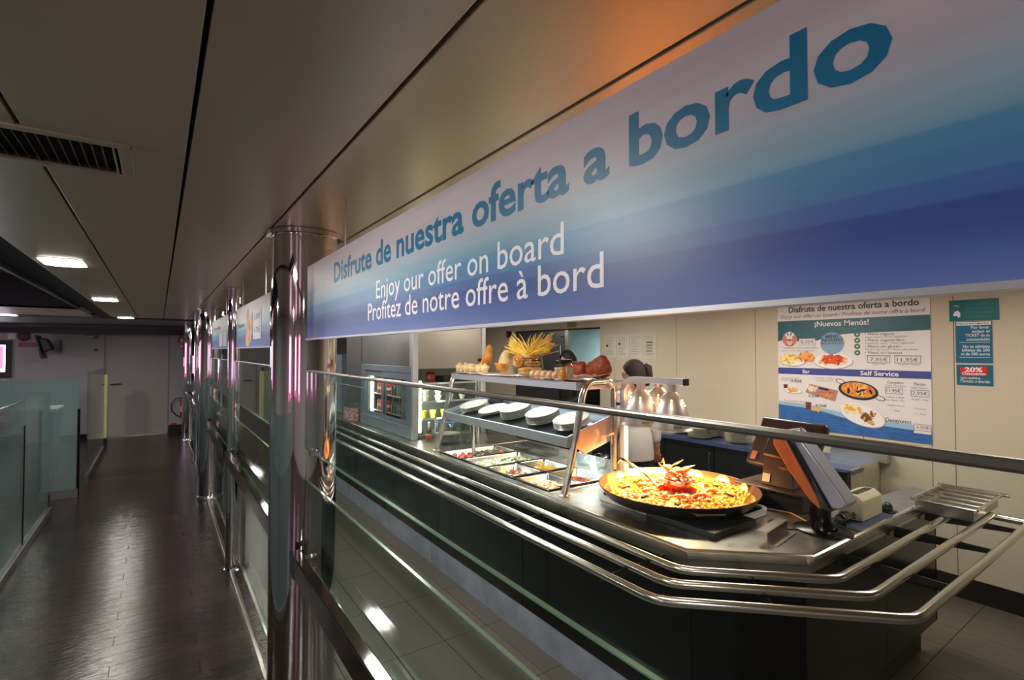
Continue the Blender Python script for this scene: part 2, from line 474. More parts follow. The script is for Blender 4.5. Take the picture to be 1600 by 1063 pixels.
MB().box(-0.90, -0.885, YE - 0.01, YE + 0.05, 0, 2.06).box(0.17, 0.185, YE - 0.01, YE + 0.05, 0, 2.06).box(-0.9, 0.185, YE - 0.01, YE + 0.05, 2.05, 2.065).build('door_frame', mat('frame_grey', (120, 116, 116), 0.4), dr)
MB().tube([(-0.79, YE + 0.01, 1.07), (-0.79, YE - 0.05, 1.07), (-0.62, YE - 0.05, 1.08)], 0.011).build('door_handle', chrome, dr, smooth=True)
MB().box(-0.88, 0.17, YE - 0.03, YE + 0.01, 0, 0.018).build('door_sill', steel, dr)
MB().box(XL - 0.05, XL, YB, YE, 0, ZC + 0.55).build('wall_left', grey_wall, kind='structure')
MB().box(XL, XW, YB - 0.05, YB, 0, ZC + 0.55).build('wall_back', grey_wall, kind='structure')
pt = thing('wall_servery_end', (2.6, 8.6, 0), kind='structure')
MB().box(0.9, XW, 8.6, 8.66, 0, 2.26).build('partition', mat('dark_partition', (74, 68, 66), 0.5), pt)
# windows of the left and back wall with pink curtains (seen mirrored in the columns)
pane_m = mat('daylight_pane', (230, 240, 255), 0.3, emit=(225, 238, 255), es=3.4)
curt_m = mat('backlit_pink_curtain', (206, 96, 140), 0.7, emit=(255, 140, 190), es=0.8)  # the cloth's own glow stands in for daylight coming through it
wf = mat('window_frame', (40, 40, 44), 0.4)
nwin = 1
for (kind_, p0, p1) in (('b', -2.6, -1.9), ('b', -4.4, -3.4), ('l', -1.6, -0.4), ('l', 8.6, 12.8)):
    z0, z1 = 1.12, 1.95
    w = thing('window_%d' % nwin, (0, 0, 0), kind='structure'); nwin += 1
    def wb(a0, a1, d0, d1, za, zb):
        return (a0, a1, YB + d0, YB + d1, za, zb) if kind_ == 'b' else (XL + d0, XL + d1, a0, a1, za, zb)
    MB().box(*wb(p0, p1, 0.004, 0.012, z0, z1)).build('pane', pane_m, w)
    f = MB()
    for (a, b, c, d) in ((p0 - 0.05, p1 + 0.05, z0 - 0.05, z0), (p0 - 0.05, p1 + 0.05, z1, z1 + 0.05), (p0 - 0.05, p0, z0, z1), (p1, p1 + 0.05, z0, z1)):
        f.box(*wb(a, b, 0.0, 0.04, c, d))
    f.build('window_frame', wf, w)
    for (a, b) in ((p0 - 0.02, p0 + (p1 - p0) * 0.38), (p1 - (p1 - p0) * 0.34, p1 + 0.02)):
        c = MB(); n = 14
        pr = [(a + (b - a) * i / n, 0.07 + 0.018 * math.sin(i * 2.1)) for i in range(n + 1)]
        vs = []; 
        for (q, d) in pr:
            for zz in (z0 - 0.12, z1 + 0.03):
                vs.append((q, YB + d, zz) if kind_ == 'b' else (XL + d, q, zz))
        c.add(vs, [(2 * i, 2 * i + 2, 2 * i + 3, 2 * i + 1) for i in range(n)])
        cu = c.build('curtain', curt_m, w, smooth=True, ang=80); so = cu.modifiers.new('thick', 'SOLIDIFY'); so.thickness = 0.004
# the window at the far left of the end wall with pink light
w9 = thing('window_9', (-2.6, YE, 1.25), kind='structure')
MB().box(-3.4, -2.31, YE - 0.02, YE - 0.012, 1.36, 1.86).build('pane', pane_m, w9)
MB().box(-2.33, -2.245, YE - 0.03, YE - 0.004, 1.25, 1.95).box(-3.5, -2.33, YE - 0.03, YE - 0.004, 1.86, 1.95).box(-3.5, -2.33, YE - 0.03, YE - 0.004, 1.25, 1.36).build('window_frame', wf, w9)
MB().box(-2.47, -2.36, YE - 0.05, YE - 0.035, 1.42, 1.84).build('curtain', curt_m, w9)

# ------------------------------------------------------------------ ceiling grille and lamps
g = thing('ceiling_grille', (-0.4, 1.71, ZC), 'dark slatted air grille in a flush frame in the nearest ceiling panels', 'vent')
MB().box(VX0 - 0.03, VX1 + 0.025, VY0 - 0.03, VY0, ZC - 0.004, ZC + 0.006).box(VX0 - 0.03, VX1 + 0.025, VY1, VY1 + 0.03, ZC - 0.004, ZC + 0.006).box(VX1, VX1 + 0.028, VY0, VY1, ZC - 0.004, ZC + 0.006).box(VX0 - 0.03, VX0, VY0, VY1, ZC - 0.004, ZC + 0.006).build('frame', ceil_m, g, bevel=0.002)
MB().box(VX0, VX1, VY0, VY1, ZC + 0.018, ZC + 0.03).build('duct', void_m, g)
MB().box(VX1 - 0.012, VX1 - 0.008, VY0, VY1, ZC, ZC + 0.02).build('end_plate', alu, g)
for i in range(30):
    x = VX1 - 0.032 - i * 0.0205
    if x < VX0: break
    MB().add([(x, VY0, ZC + 0.002), (x, VY1, ZC + 0.002), (x - 0.012, VY1, ZC + 0.018), (x - 0.012, VY0, ZC + 0.018), (x + 0.0015, VY0, ZC + 0.002), (x + 0.0015, VY1, ZC + 0.002), (x - 0.0105, VY1, ZC + 0.018), (x - 0.0105, VY0, ZC + 0.018)],
             [(0, 1, 2, 3), (7, 6, 5, 4), (0, 4, 5, 1), (3, 2, 6, 7)]).build('slat', mat('slat_grey', (92, 86, 78), 0.45, 0.4), g)
lamp_e = mat('lamp_diffuser', (255, 255, 255), 0.4, emit=(255, 248, 236), es=9.0)


def lamp(x, y, lab, L=0.30, Wd=0.19):
    t = thing('ceiling_lamp', (x, y, ZC), lab, 'lamp', 'lamps along the walkway ceiling')
    pts = []
    c = 0.04
    for (a, b) in ((-Wd / 2, -L / 2 + c), (-Wd / 2 + c, -L / 2), (Wd / 2 - c, -L / 2), (Wd / 2, -L / 2 + c), (Wd / 2, L / 2 - c), (Wd / 2 - c, L / 2), (-Wd / 2 + c, L / 2), (-Wd / 2, L / 2 - c)):
        pts.append((x + a, y + b))
    MB().prism(pts, ZC - 0.007, ZC - 0.001).build('diffuser', lamp_e, t)
    MB().prism([((px - x) * 1.06 + x, (py - y) * 1.06 + y) for px, py in pts], ZC - 0.003, ZC).build('rim', alu, t)


lamp(-0.455, 3.85, 'largest and nearest lit rectangular lamp on the walkway ceiling')
lamp(-0.44, 6.42, 'middle one of the three lit rectangular lamps on the walkway ceiling')
lamp(-0.42, 9.75, 'farthest and smallest lit rectangular lamp on the walkway ceiling')
lamp(-0.455, 1.28, 'rectangular lamp on the walkway ceiling just short of the slatted grille')
lamp(-0.455, -1.29, 'rectangular lamp on the walkway ceiling behind the camera')
lamp(-1.76, 9.9, 'rectangular lamp on the ceiling beyond the dark well')
lamp(-3.2, 3.8, 'rectangular lamp on the ceiling left of the dark well')
for (x_, y_, l_) in ((1.25, 1.0, 'nearest'), (1.25, 3.1, 'second'), (1.25, 5.2, 'third'), (1.25, 7.3, 'farthest')):
    lamp(x_, y_, 'rectangular lamp over the customer aisle behind the banner, %s one' % l_)
for (x_, y_, l_) in ((3.55, 0.6, 'nearest the teal sign'), (3.55, 2.3, 'over the till'), (3.55, 4.2, 'before the kitchen doorway'), (3.4, 6.6, 'at the far end')):
    lamp(x_, y_, 'rectangular lamp over the staff side, %s' % l_)
lamp(-3.2, -1.0, 'unseen rectangular lamp added on the ceiling behind the camera')  # added lamp out of view, brightens the dark room behind

# ------------------------------------------------------------------ columns
def column(y, lab, r=0.135, x=0.52):
    t = thing('mirror_column', (x, y, 0), lab, 'column', 'thick mirror-polished columns')
    MB().lathe([(r, 0.02), (r, 1.06)], (x, y, 0), 64, close=False).build('lower_sheath', chrome, t, smooth=True)
    MB().lathe([(r, 1.06), (r, ZC - 0.012)], (x, y, 0), 64).build('upper_sheath', chrome, t, smooth=True)
    MB().lathe([(r + 0.004, ZC - 0.022), (r + 0.018, ZC - 0.02), (r + 0.018, ZC - 0.002), (r, ZC - 0.001)], (x, y, 0), 64).build('top_collar', chrome, t, smooth=True)
    MB().lathe([(r + 0.012, 0), (r + 0.012, 0.03), (r + 0.002, 0.045), (r, 0.05)], (x, y, 0), 64).build('base_collar', chrome, t, smooth=True)
    return t


column(2.33, 'thick mirror-polished round column in the foreground at the near banner end')
column(7.05, 'second thick mirror-polished round column, farther along the glass railing')
column(11.75, 'farthest thick mirror-polished round column near the end wall')


def pole(y, lab, x=0.5):
    t = thing('mirror_pole', (x, y, 0), lab, 'pole', 'thin mirror-polished poles')
    r = 0.044
    MB().lathe([(r, 0.01), (r, ZC - 0.005)], (x, y, 0), 32).build('shaft', chrome, t, smooth=True)
    MB().lathe([(r + 0.035, 0), (r + 0.035, 0.006), (r + 0.004, 0.012), (r, 0.014)], (x, y, 0), 32).build('foot_flange', chrome, t, smooth=True)
    MB().lathe([(r + 0.006, ZC - 0.012), (r + 0.006, ZC - 0.001)], (x, y, 0), 32).build('top_collar', chrome, t, smooth=True)


pole(4.65, 'thin mirror-polished pole between the two nearest thick columns')
pole(9.4, 'thin mirror-polished pole beyond the second thick column')

# glass bays between columns
bays = [(-0.35, 2.195), (2.466, 4.604), (4.696, 6.914), (7.186, 9.354), (9.446, 11.614)]
bl = ['beside the camera', 'between the foreground column and the thin pole', 'between the thin pole and the second column',
      'just past the second thick column', 'farthest from the camera']
GX = 0.50
for (a, b), l in zip(bays, bl):
    t = thing('glass_railing', (GX, (a + b) / 2, 0), 'clear glass railing with chrome handrail, bay ' + l, 'railing', 'glass railing bays between the columns')
    for (z0, z1, nm) in ((1.352, 1.669, 'upper_pane'), (0.90, 1.225, 'middle_pane'), (0.12, 0.80, 'lower_pane')):
        gx = GX if z0 > 0.5 else GX + 0.03
        MB().box(gx - 0.004, gx + 0.004, a, b, z0 + 0.001, z1 - 0.001).build(nm, glass, t)
        MB().box(gx - 0.0045, gx + 0.0045, a, b, z1 - 0.001, z1 + 0.002).box(gx - 0.0045, gx + 0.0045, a, b, z0 - 0.002, z0 + 0.001).build('pane_edge', glass_edge, t)
        for yy in (a + 0.12, b - 0.12):
            MB().box(gx - 0.012, gx + 0.012, yy - 0.02, yy + 0.02, z0 - 0.012, z0 + 0.012).build('clamp', chrome, t, bevel=0.003)
    MB().box(GX - 0.006, GX + 0.006, a, b, 1.6635, 1.6735).build('top_trim', mat('trim_grey', (128, 126, 118), 0.3, 0.8), t, bevel=0.003)
    # handrail: flat box section on the walkway side with mitred end
    h = MB().box(0.435, 0.475, a + 0.0, b - 0.03, 0.868, 0.955)
    h.build('handrail', mat('polished_dark_steel', (150, 145, 150), 0.06, 1.0), t, bevel=0.004)
    for yy in (a + 0.02, b - 0.05):
        MB().box(0.475, 0.497, yy - 0.02, yy + 0.02, 0.885, 0.925).build('handrail_bracket', chrome, t)
    MB().box(0.476, 0.506, a + 0.04, b - 0.04, 0, 0.028).build('bottom_channel', rail_steel, t, bevel=0.003)

# ------------------------------------------------------------------ banners
def banner_mat():
    m = bpy.data.materials.new('banner_print'); m.use_nodes = True; nt = m.node_tree; b = nt.nodes['Principled BSDF']
    b.inputs['Roughness'].default_value = 0.38
    tc = nt.nodes.new('ShaderNodeTexCoord'); sp = nt.nodes.new('ShaderNodeSeparateXYZ'); nt.links.new(tc.outputs['Object'], sp.inputs[0])

    def math_(op, a, bb=None, c=None):
        n = nt.nodes.new('ShaderNodeMath'); n.operation = op
        for i, v in enumerate((a, bb, c)):
            if v is None: continue
            if isinstance(v, (int, float)): n.inputs[i].default_value = v
            else: nt.links.new(v, n.inputs[i])
        return n.outputs[0]
    z = sp.outputs['Z']; yv = sp.outputs['Y']
    # waterline waves: height grows a little to the right (-y)
    w = math_('MULTIPLY', math_('SINE', math_('MULTIPLY_ADD', yv, 2.1, 0.6)), 0.010)
    base = math_('ADD', z, math_('MULTIPLY', w, 0.35))
    ramp = nt.nodes.new('ShaderNodeValToRGB'); cr = ramp.color_ramp
    cr.elements[0].position = 0.0; cr.elements[0].color = (*lin((98, 120, 178)), 1)
    cr.elements[1].position = 1.0; cr.elements[1].color = (*lin((212, 204, 210)), 1)
    for p, c in ((0.10, (72, 102, 172)), (0.17, (58, 86, 156)), (0.225, (54, 82, 152)), (0.235, (66, 106, 168)), (0.29, (70, 110, 172)), (0.30, (78, 130, 182)),
                 (0.425, (88, 148, 188)), (0.435, (116, 166, 196)), (0.50, (142, 182, 202)), (0.60, (178, 194, 206)), (0.68, (196, 196, 206)), (0.75, (206, 200, 208))):
        e = cr.elements.new(p); e.color = (*lin(c), 1)
    nt.links.new(math_('DIVIDE', base, 0.297), ramp.inputs[0])
    n = nt.nodes.new('ShaderNodeTexNoise'); n.inputs['Scale'].default_value = 1.6; n.inputs['Detail'].default_value = 4
    mp = nt.nodes.new('ShaderNodeMapping'); mp.inputs['Scale'].default_value = (1, 1, 22); nt.links.new(tc.outputs['Object'], mp.inputs[0]); nt.links.new(mp.outputs[0], n.inputs['Vector'])
    hs = nt.nodes.new('ShaderNodeHueSaturation'); nt.links.new(ramp.outputs[0], hs.inputs['Color'])
    nt.links.new(math_('MULTIPLY_ADD', n.outputs['Fac'], 0.5, 0.75), hs.inputs['Value'])
    nt.links.new(hs.outputs[0], b.inputs['Base Color'])
    return m


bprint = banner_mat()
teal_ink = mat('teal_ink', (20, 118, 160), 0.4)
white_ink = mat('white_ink', (248, 248, 252), 0.38)
grey_ink = mat('grey_ink', (74, 78, 92), 0.5)
BZ0, BZ1 = 1.80, 2.097


def banner(y0, y1, lab, z0=BZ0, z1=BZ1):
    t = thing('hanging_banner', (0.5, y1, z0), lab, 'banner', 'sea-blue banners hung between the columns')
    MB().box(0.500, 0.510, y0, y1, z0, z1).build('printed_board', bprint, t)
    MB().box(0.494, 0.516, y0, y1, z0 - 0.006, z0).build('bottom_edge', alu, t)
    for yy in (y0 + (y1 - y0) * 0.2, y0 + (y1 - y0) * 0.8):
        MB().tube([(0.505, yy, z1), (0.505, yy, ZC)], 0.003, 6).build('hanger', steel, t)
    return t


b1 = banner(-0.30, 2.19, 'long sea-blue banner reading Disfrute de nuestra oferta a bordo above the counter')
fn = wallface(0.5, 1.803, 0.0)
words('Disfrute de nuestra oferta a bordo', 0.0, 1.643, 1.990, 0.095, fn, teal_ink, b1, bold=0.024, d=0.0004, label='bold teal word')
words('Enjoy our offer on board', 0.42, 1.225, 1.897, 0.072, fn, white_ink, b1, bold=0.004, d=0.0004, label='white word of the upper line')
words('Profitez de notre offre à bord', 0.353, 1.308, 1.838, 0.072, fn, white_ink, b1, bold=0.004, d=0.0004, label='white word of the lower line')
b2 = banner(2.9, 4.50, 'hanging banner with a pastry picture and price panel behind the foreground column', 1.775, 2.075)
f2 = wallface(0.5, 4.45, 1.775)
mb = MB(); flat(mb, f2, [(0.45, 0.02), (0.60, 0.0), (0.72, 0.04), (0.80, 0.16), (0.76, 0.24), (0.66, 0.16), (0.58, 0.27), (0.50, 0.23), (0.52, 0.12)], 0.001)
mb.build('pastry_picture', mat('pastry_print', (214, 164, 120), 0.5, noise=0.3, nscale=18), b2)
mb = MB(); flat(mb, f2, rect(0.82, 0.05, 1.12, 0.235), 0.0015); mb.build('price_panel', mat('print_white', (232, 232, 238), 0.5), b2)
mb = MB(); letters(mb, 'Desayunos', 0.03, 0.40, 0.145, 0.06, f2, d=0.001); mb.build('lettering', grey_ink, b2)
mb = MB(); letters(mb, '3,50€', 0.86, 1.08, 0.175, 0.045, f2, d=0.002); mb.build('lettering', grey_ink, b2)
mb = MB(); letters(mb, '4,75€', 0.86, 1.08, 0.09, 0.05, f2, d=0.002); mb.build('lettering', grey_ink, b2)
b3 = banner(4.95, 6.72, 'farther hanging banner with pale price cards beside the second thick column', 1.775, 2.075)
f3 = wallface(0.5, 6.6, 1.775)
mb = MB(); flat(mb, f3, rect(0.75, 0.02, 1.05, 0.15), 0.0015); mb.build('price_card', mat('print_white', (232, 232, 238), 0.5), b3); mb = MB(); flat(mb, f3, rect(1.1, 0.02, 1.4, 0.15), 0.0015); mb.build('price_card', mat('print_white', (232, 232, 238), 0.5), b3)
mb = MB(); letters(mb, 'Bocadillos', 0.1, 0.9, 0.19, 0.06, f3, d=0.001); mb.build('lettering', grey_ink, b3)

# ================================================================== SELF-SERVICE COUNTER
CZ = 0.915
ct = thing('service_counter', (2.3, 4.5, 0), 'long black self-service counter with stainless worktop and tray rails', 'counter')
CEND = 8.3
inner = [(3.8, 1.16), (3.15, 1.22), (2.98, 1.62), (2.85, 1.95), (2.85, 2.28)]


def offs(d):
    """front outline of the counter moved outwards by d: long side, chamfer, end"""
    k = math.tan(math.radians(21))
    return [(1.815 - d, CEND), (1.815 - d, 1.324 - d * k * 1.0), (2.18 - d * k, 0.985 - d), (3.8, 0.985 - d)]


fo = offs(0)
# worktop: cashier end, strips round the well, far part
MB().prism([(1.815, 2.30), fo[1], fo[2], fo[3]] + inner[:-1] + [(2.85, 2.30)], CZ - 0.04, CZ).build('worktop', steel_top, ct, bevel=0.008, label='near worktop sheet with bevelled corner')
MB().box(1.815, 1.90, 2.302, 3.80, CZ - 0.04, CZ).build('worktop', steel_top, ct, bevel=0.006)
MB().box(2.465, 2.85, 2.302, 3.80, CZ - 0.04, CZ).build('worktop', steel_top, ct, bevel=0.002)
MB().box(1.815, 2.85, 3.802, CEND, CZ - 0.04, CZ).build('worktop', steel_top, ct, bevel=0.006)
MB().box(1.90, 2.465, 2.302, 2.335, CZ - 0.04, CZ).box(1.90, 2.465, 3.775, 3.80, CZ - 0.04, CZ).build('worktop', steel_top, ct, label='narrow strip of worktop at the end of the well')
MB().box(1.90, 2.465, 2.335, 3.775, 0.70, 0.71).build('well_floor', steel, ct)
MB().box(1.893, 1.90, 2.335, 3.775, 0.70, CZ - 0.04).box(2.465, 2.472, 2.335, 3.775, 0.70, CZ - 0.04).box(1.893, 2.472, 2.328, 2.335, 0.70, CZ - 0.04).box(1.893, 2.472, 3.775, 3.782, 0.70, CZ - 0.04).build('well_wall', steel, ct)
# rolled front edge (raised bead)
MB().tube([(1.825, CEND, CZ - 0.004), (1.825, 1.33, CZ - 0.004), (2.186, 0.997, CZ - 0.004), (3.79, 0.997, CZ - 0.004)], 0.013, 10).build('edge_bead', rail_steel, ct, smooth=True)
# underframe strip, panels, kick
pf = offs(-0.045)


def wallstrip(mb, pts, z0, z1, th=0.02):
    for (a, b) in zip(pts, pts[1:]):
        a = Vector((*a, 0)); b = Vector((*b, 0)); d = (b - a).normalized(); n = Vector((-d.y, d.x, 0))
        mb.prism([(a.x, a.y), (b.x, b.y), (b.x + n.x * th, b.y + n.y * th), (a.x + n.x * th, a.y + n.y * th)], z0, z1)
    return mb


wallstrip(MB(), offs(-0.025), CZ - 0.075, CZ - 0.04, 0.015).build('edge_strip', steel, ct)
ysp = [CEND, 7.15, 6.0, 4.85, 3.7, 2.55, 1.325 + 0.015]
px = pf[0][0]
for a, b in zip(ysp, ysp[1:]):
    MB().box(px, px + 0.02, b + 0.003, a - 0.003, 0.175, CZ - 0.075).build('front_panel', black_panel, ct, bevel=0.002)
wallstrip(MB(), [(pf[1][0], pf[1][1] + 0.012), (pf[2][0], pf[2][1])], 0.175, CZ - 0.075).build('front_panel', black_panel, ct, label='slanted corner panel')
wallstrip(MB(), [pf[2], (3.02, pf[2][1])], 0.175, CZ - 0.075).build('front_panel', black_panel, ct, label='end panel')
wallstrip(MB(), [(3.024, pf[2][1]), (3.76, pf[2][1])], 0.175, CZ - 0.075).build('front_panel', black_panel, ct)
MB().box(3.745, 3.765, pf[2][1], 1.16, 0.175, CZ - 0.04).build('side_panel', black_panel, ct)
MB().prism([(px + 0.02, 8.25), (px + 0.02, 1.37), (2.24, 1.06), (3.74, 1.06), (3.74, 1.14), (3.13, 1.2), (2.83, 1.95), (2.83, 8.25)], 0.176, 0.699).build('carcass', mat('carcass_black', (20, 20, 22), 0.5), ct)
kf = offs(-0.048)
for a, b in zip([CEND, 6.05, 3.82, 1.36], [6.05, 3.82, 1.36]):
    MB().box(kf[0][0], kf[0][0] + 0.01, b + 0.006, a - 0.006, 0.0, 0.172).build('kick_plate', kick_m, ct)
ke = offs(-0.10)
wallstrip(MB(), [(kf[1][0], kf[1][1]), ke[2], (3.68, ke[2][1])], 0.0, 0.172, 0.01).build('kick_plate', mat('dark_kick', (60, 58, 56), 0.45, 0.3), ct, label='dark kick plate of the corner and end')
# tray rails
for d, nm in ((0.095, 'inner'), (0.225, 'middle'), (0.372, 'outer')):
    o = offs(d)
    xe = 3.60
    k2 = o[1][1]
    pts = [(o[0][0], CEND - 0.1, 0.872)]
    # softened bends
    def soft(p, a, b, r=0.05):
        p, a, b = Vector(p), Vector(a), Vector(b)
        u = (a - p).normalized() * r; v = (b - p).normalized() * r
        return [p + u, p + u * 0.25 + v * 0.25, p + v]
    A = (o[0][0], CEND - 0.1, 0.872); B = (o[1][0], o[1][1], 0.872); D = (o[2][0], o[2][1], 0.872); E_ = (3.64 if nm == 'outer' else 3.66, o[3][1], 0.872)
    pts = [A] + soft(B, A, D) + soft(D, B, E_) + [E_]
    MB().tube(pts, 0.0175, 12).build('tray_rail', rail_steel, ct, smooth=True)
MB().tube([(3.64, 0.985 - 0.372, 0.872), (3.64, 0.985 - 0.06, 0.872)], 0.0175, 12).build('rail_end_tube', rail_steel, ct, smooth=True)


def bracket(p, q, z=0.852):
    p = Vector((*p, z)); q = Vector((*q, z)); d = (q - p).normalized(); n = Vector((-d.y, d.x, 0)) * 0.003
    MB().add([p + n + Vector((0, 0, -0.055)), q + n + Vector((0, 0, -0.02)), q + n, p + n, p - n + Vector((0, 0, -0.055)), q - n + Vector((0, 0, -0.02)), q - n, p - n],
             [(0, 1, 2, 3), (7, 6, 5, 4), (3, 2, 6, 7), (0, 4, 5, 1), (1, 5, 6, 2), (0, 3, 7, 4)]).build('rail_bracket', mat('bracket_steel', (84, 82, 78), 0.3, 0.9), ct)


for y in (7.6, 6.5, 5.4, 4.3, 3.2, 2.2, 1.46):
    bracket((1.855, y), (1.448, y))
for (p, q) in (((2.0, 1.19), (1.775, 0.935)), ((2.5, 1.02), (2.5, 0.628)), ((3.1, 1.02), (3.1, 0.628)), ((3.55, 1.02), (3.55, 0.628))):
    bracket(p, q)

# cutlery/tray drip box with bar grid hanging on the rail end
gt = thing('bar_grid_box', (3.58, 0.88, 0.89), 'small steel box with a bar grid on top, sitting on the rail end', 'tray')
GZ = 0.955
MB().box(3.35, 3.80, 0.765, 0.77, 0.89, GZ).box(3.35, 3.80, 1.0, 1.005, 0.89, GZ).box(3.35, 3.355, 0.765, 1.005, 0.89, GZ).box(3.795, 3.80, 0.765, 1.005, 0.89, GZ).box(3.35, 3.80, 0.765, 1.005, 0.89, 0.895).build('box', steel, gt, bevel=0.002)
MB().tube([(3.335, 0.75, GZ), (3.83, 0.75, GZ)], 0.0075, 8).tube([(3.335, 1.015, GZ), (3.83, 1.015, GZ)], 0.0075, 8).tube([(3.335, 0.75, GZ), (3.335, 1.015, GZ)], 0.0075, 8).tube([(3.82, 0.72, GZ), (3.82, 1.03, GZ)], 0.009, 8).build('rim_rod', rail_steel, gt, smooth=True)
for i in range(4):
    MB().tube([(3.43 + i * 0.1, 0.755, GZ), (3.43 + i * 0.1, 1.01, GZ)], 0.006, 8).build('grid_bar', rail_steel, gt, smooth=True)

# ------------------------------------------------------------------ gantry: sneeze frame with two shelves
gn = thing('gantry_shelf', (2.2, 3.05, CZ), 'two-tier stainless gantry over the salad well with curved tube end frames', 'shelf')


def arc(c, r, a0, a1, n, f):
    return [f(c[0] + r * math.cos(math.radians(a0 + (a1 - a0) * i / n)), c[1] + r * math.sin(math.radians(a0 + (a1 - a0) * i / n))) for i in range(n + 1)]


for yf in (2.228, 3.86):
    f = lambda x, z: (x, yf, z)
    pts = [f(1.925, CZ + 0.004), f(2.000, 1.19), f(2.062, 1.46)] + arc((2.155, 1.475), 0.085, 168, 90, 6, f) + [f(2.27, 1.56)] + arc((2.275, 1.505), 0.055, 85, 0, 5, f) + [f(2.33, CZ + 0.004)]
    MB().tube(pts, 0.021, 14).build('end_frame', rail_steel, gn, smooth=True, ang=60)
    for xx in (1.925, 2.33):
        MB().lathe([(0.033, 0), (0.033, 0.006), (0.022, 0.01)], (xx, yf, CZ), 20).build('foot_plate', rail_steel, gn)
# top shelf
tz = 1.56
MB().box(2.045, 2.46, 2.255, 3.83, tz - 0.006, tz).box(2.045, 2.049, 2.255, 3.83, tz - 0.046, tz).box(2.456, 2.46, 2.255, 3.83, tz - 0.046, tz).box(2.045, 2.46, 2.255, 2.259, tz - 0.046, tz).build('top_shelf', alu, gn, bevel=0.0015)
# sloping plate shelf
sl = math.atan2(0.10, 0.36)


def slope(x, zz=0.0):  # height of the sloping shelf at x
    return 1.218 + (x - 1.985) * math.tan(sl) + zz


def sbox(mb, x0, x1, y0, y1, h0, h1):
    return mb.add([(x0, y0, slope(x0, h0)), (x1, y0, slope(x1, h0)), (x1, y1, slope(x1, h0)), (x0, y1, slope(x0, h0)), (x0, y0, slope(x0, h1)), (x1, y0, slope(x1, h1)), (x1, y1, slope(x1, h1)), (x0, y1, slope(x0, h1))],
                  [(0, 3, 2, 1), (4, 5, 6, 7), (0, 1, 5, 4), (1, 2, 6, 5), (2, 3, 7, 6), (3, 0, 4, 7)])


m_ = MB(); sbox(m_, 1.975, 2.37, 2.262, 3.82, -0.006, 0.0); m_.build('plate_shelf', mat('dark_shelf_steel', (120, 124, 128), 0.22, 1.0), gn)
m_ = MB(); sbox(m_, 1.965, 1.975, 2.255, 3.83, -0.03, 0.028); m_.build('shelf_lip', alu, gn)
m_ = MB(); sbox(m_, 2.37, 2.375, 2.262, 3.82, -0.02, 0.055); m_.build('shelf_back', alu, gn)
m_ = MB(); sbox(m_, 1.975, 2.37, 2.252, 2.262, -0.036, 0.03); m_.build('shelf_end', alu, gn)
m_ = MB(); sbox(m_, 1.975, 2.37, 3.82, 3.83, -0.036, 0.03); m_.build('shelf_end', alu, gn)
MB().prism([(2.02, slope(2.02) - 0.036), (2.33, slope(2.33) - 0.036), (2.33, slope(2.33) - 0.13), (2.12, slope(2.12) - 0.13)], 2.262, 2.268, 'y').build('gusset', alu, gn)
MB().tube([(2.26, 2.252, slope(2.26) - 0.06), (2.26, 2.20, slope(2.26) - 0.06), (2.30, 2.205, slope(2.26) - 0.055)], 0.009, 8).build('fixing_rod', chrome, gn, smooth=True)
MB().tube([(2.10, 3.55, CZ), (2.10, 3.55, slope(2.10) - 0.01)], 0.014, 10).build('mid_post', rail_steel, gn, smooth=True)
tube_e = mat('cool_tube', (255, 255, 255), 0.4, emit=(225, 240, 255), es=7)
MB().tube([(2.0, 2.35, slope(2.0) - 0.034), (2.0, 3.72, slope(2.0) - 0.034)], 0.007, 8).build('light_tube', tube_e, gn)
MB().tube([(2.075, 2.35, tz - 0.03), (2.075, 3.72, tz - 0.03)], 0.007, 8).build('light_tube', tube_e, gn)
area('gantry_light_lower', (2.02, 3.03, slope(2.02) - 0.05), 0.02, 2.6, COOL, rot=(0, math.radians(-12), 0), sy=1.3)
area('gantry_light_upper', (2.10, 3.03, tz - 0.05), 0.02, 2.0, COOL, rot=(0, math.radians(-8), 0), sy=1.3)

# plates on the sloping shelf
plate_m = mat('white_china', (206, 202, 188), 0.12, coat=0.4)


def plate_geo(r):
    return [(0.0, 0.004), (r * 0.62, 0.004), (r * 0.7, 0.007), (r, 0.0205), (r, 0.022), (r * 0.68, 0.0105), (r * 0.6, 0.0075), (0.0, 0.0075)]


pl0 = MB().lathe([(r_, z_) for r_, z_ in plate_geo(0.118)], (0, 0, 0), 32).build('plate', plate_m, None, smooth=True, ang=50, loc=(0, 0, 0))
first = [True]


def put_plate(loc, rot, label, group, s=1.0):
    if first[0]:
        o = pl0; first[0] = False
    else:
        o = pl0.copy(); C.objects.link(o)
    o.location = loc; o.rotation_euler = rot; o.scale = (s, s, s)
    tag(o, label, 'plate', group)


names = ['leftmost', 'second from left', 'middle', 'second from right', 'rightmost']
for i, (yy, n, x) in enumerate(((3.62, 3, 2.155), (3.34, 2, 2.16), (3.035, 5, 2.165), (2.71, 5, 2.16), (2.42, 4, 2.16))):
    for k in range(n):
        nx, nz = -math.sin(sl), math.cos(sl)
        p = (x + nx * 0.013 * k, yy, slope(x, 0.001) + nz * 0.013 * k)
        lab = ('topmost white round plate of the %s stack on the sloping gantry shelf' if k == n - 1 else 'white round plate lower in the %s stack on the sloping gantry shelf') % names[i]
        put_plate(p, (0, -sl, 0), lab, 'plates in the %s stack on the gantry shelf' % names[i])

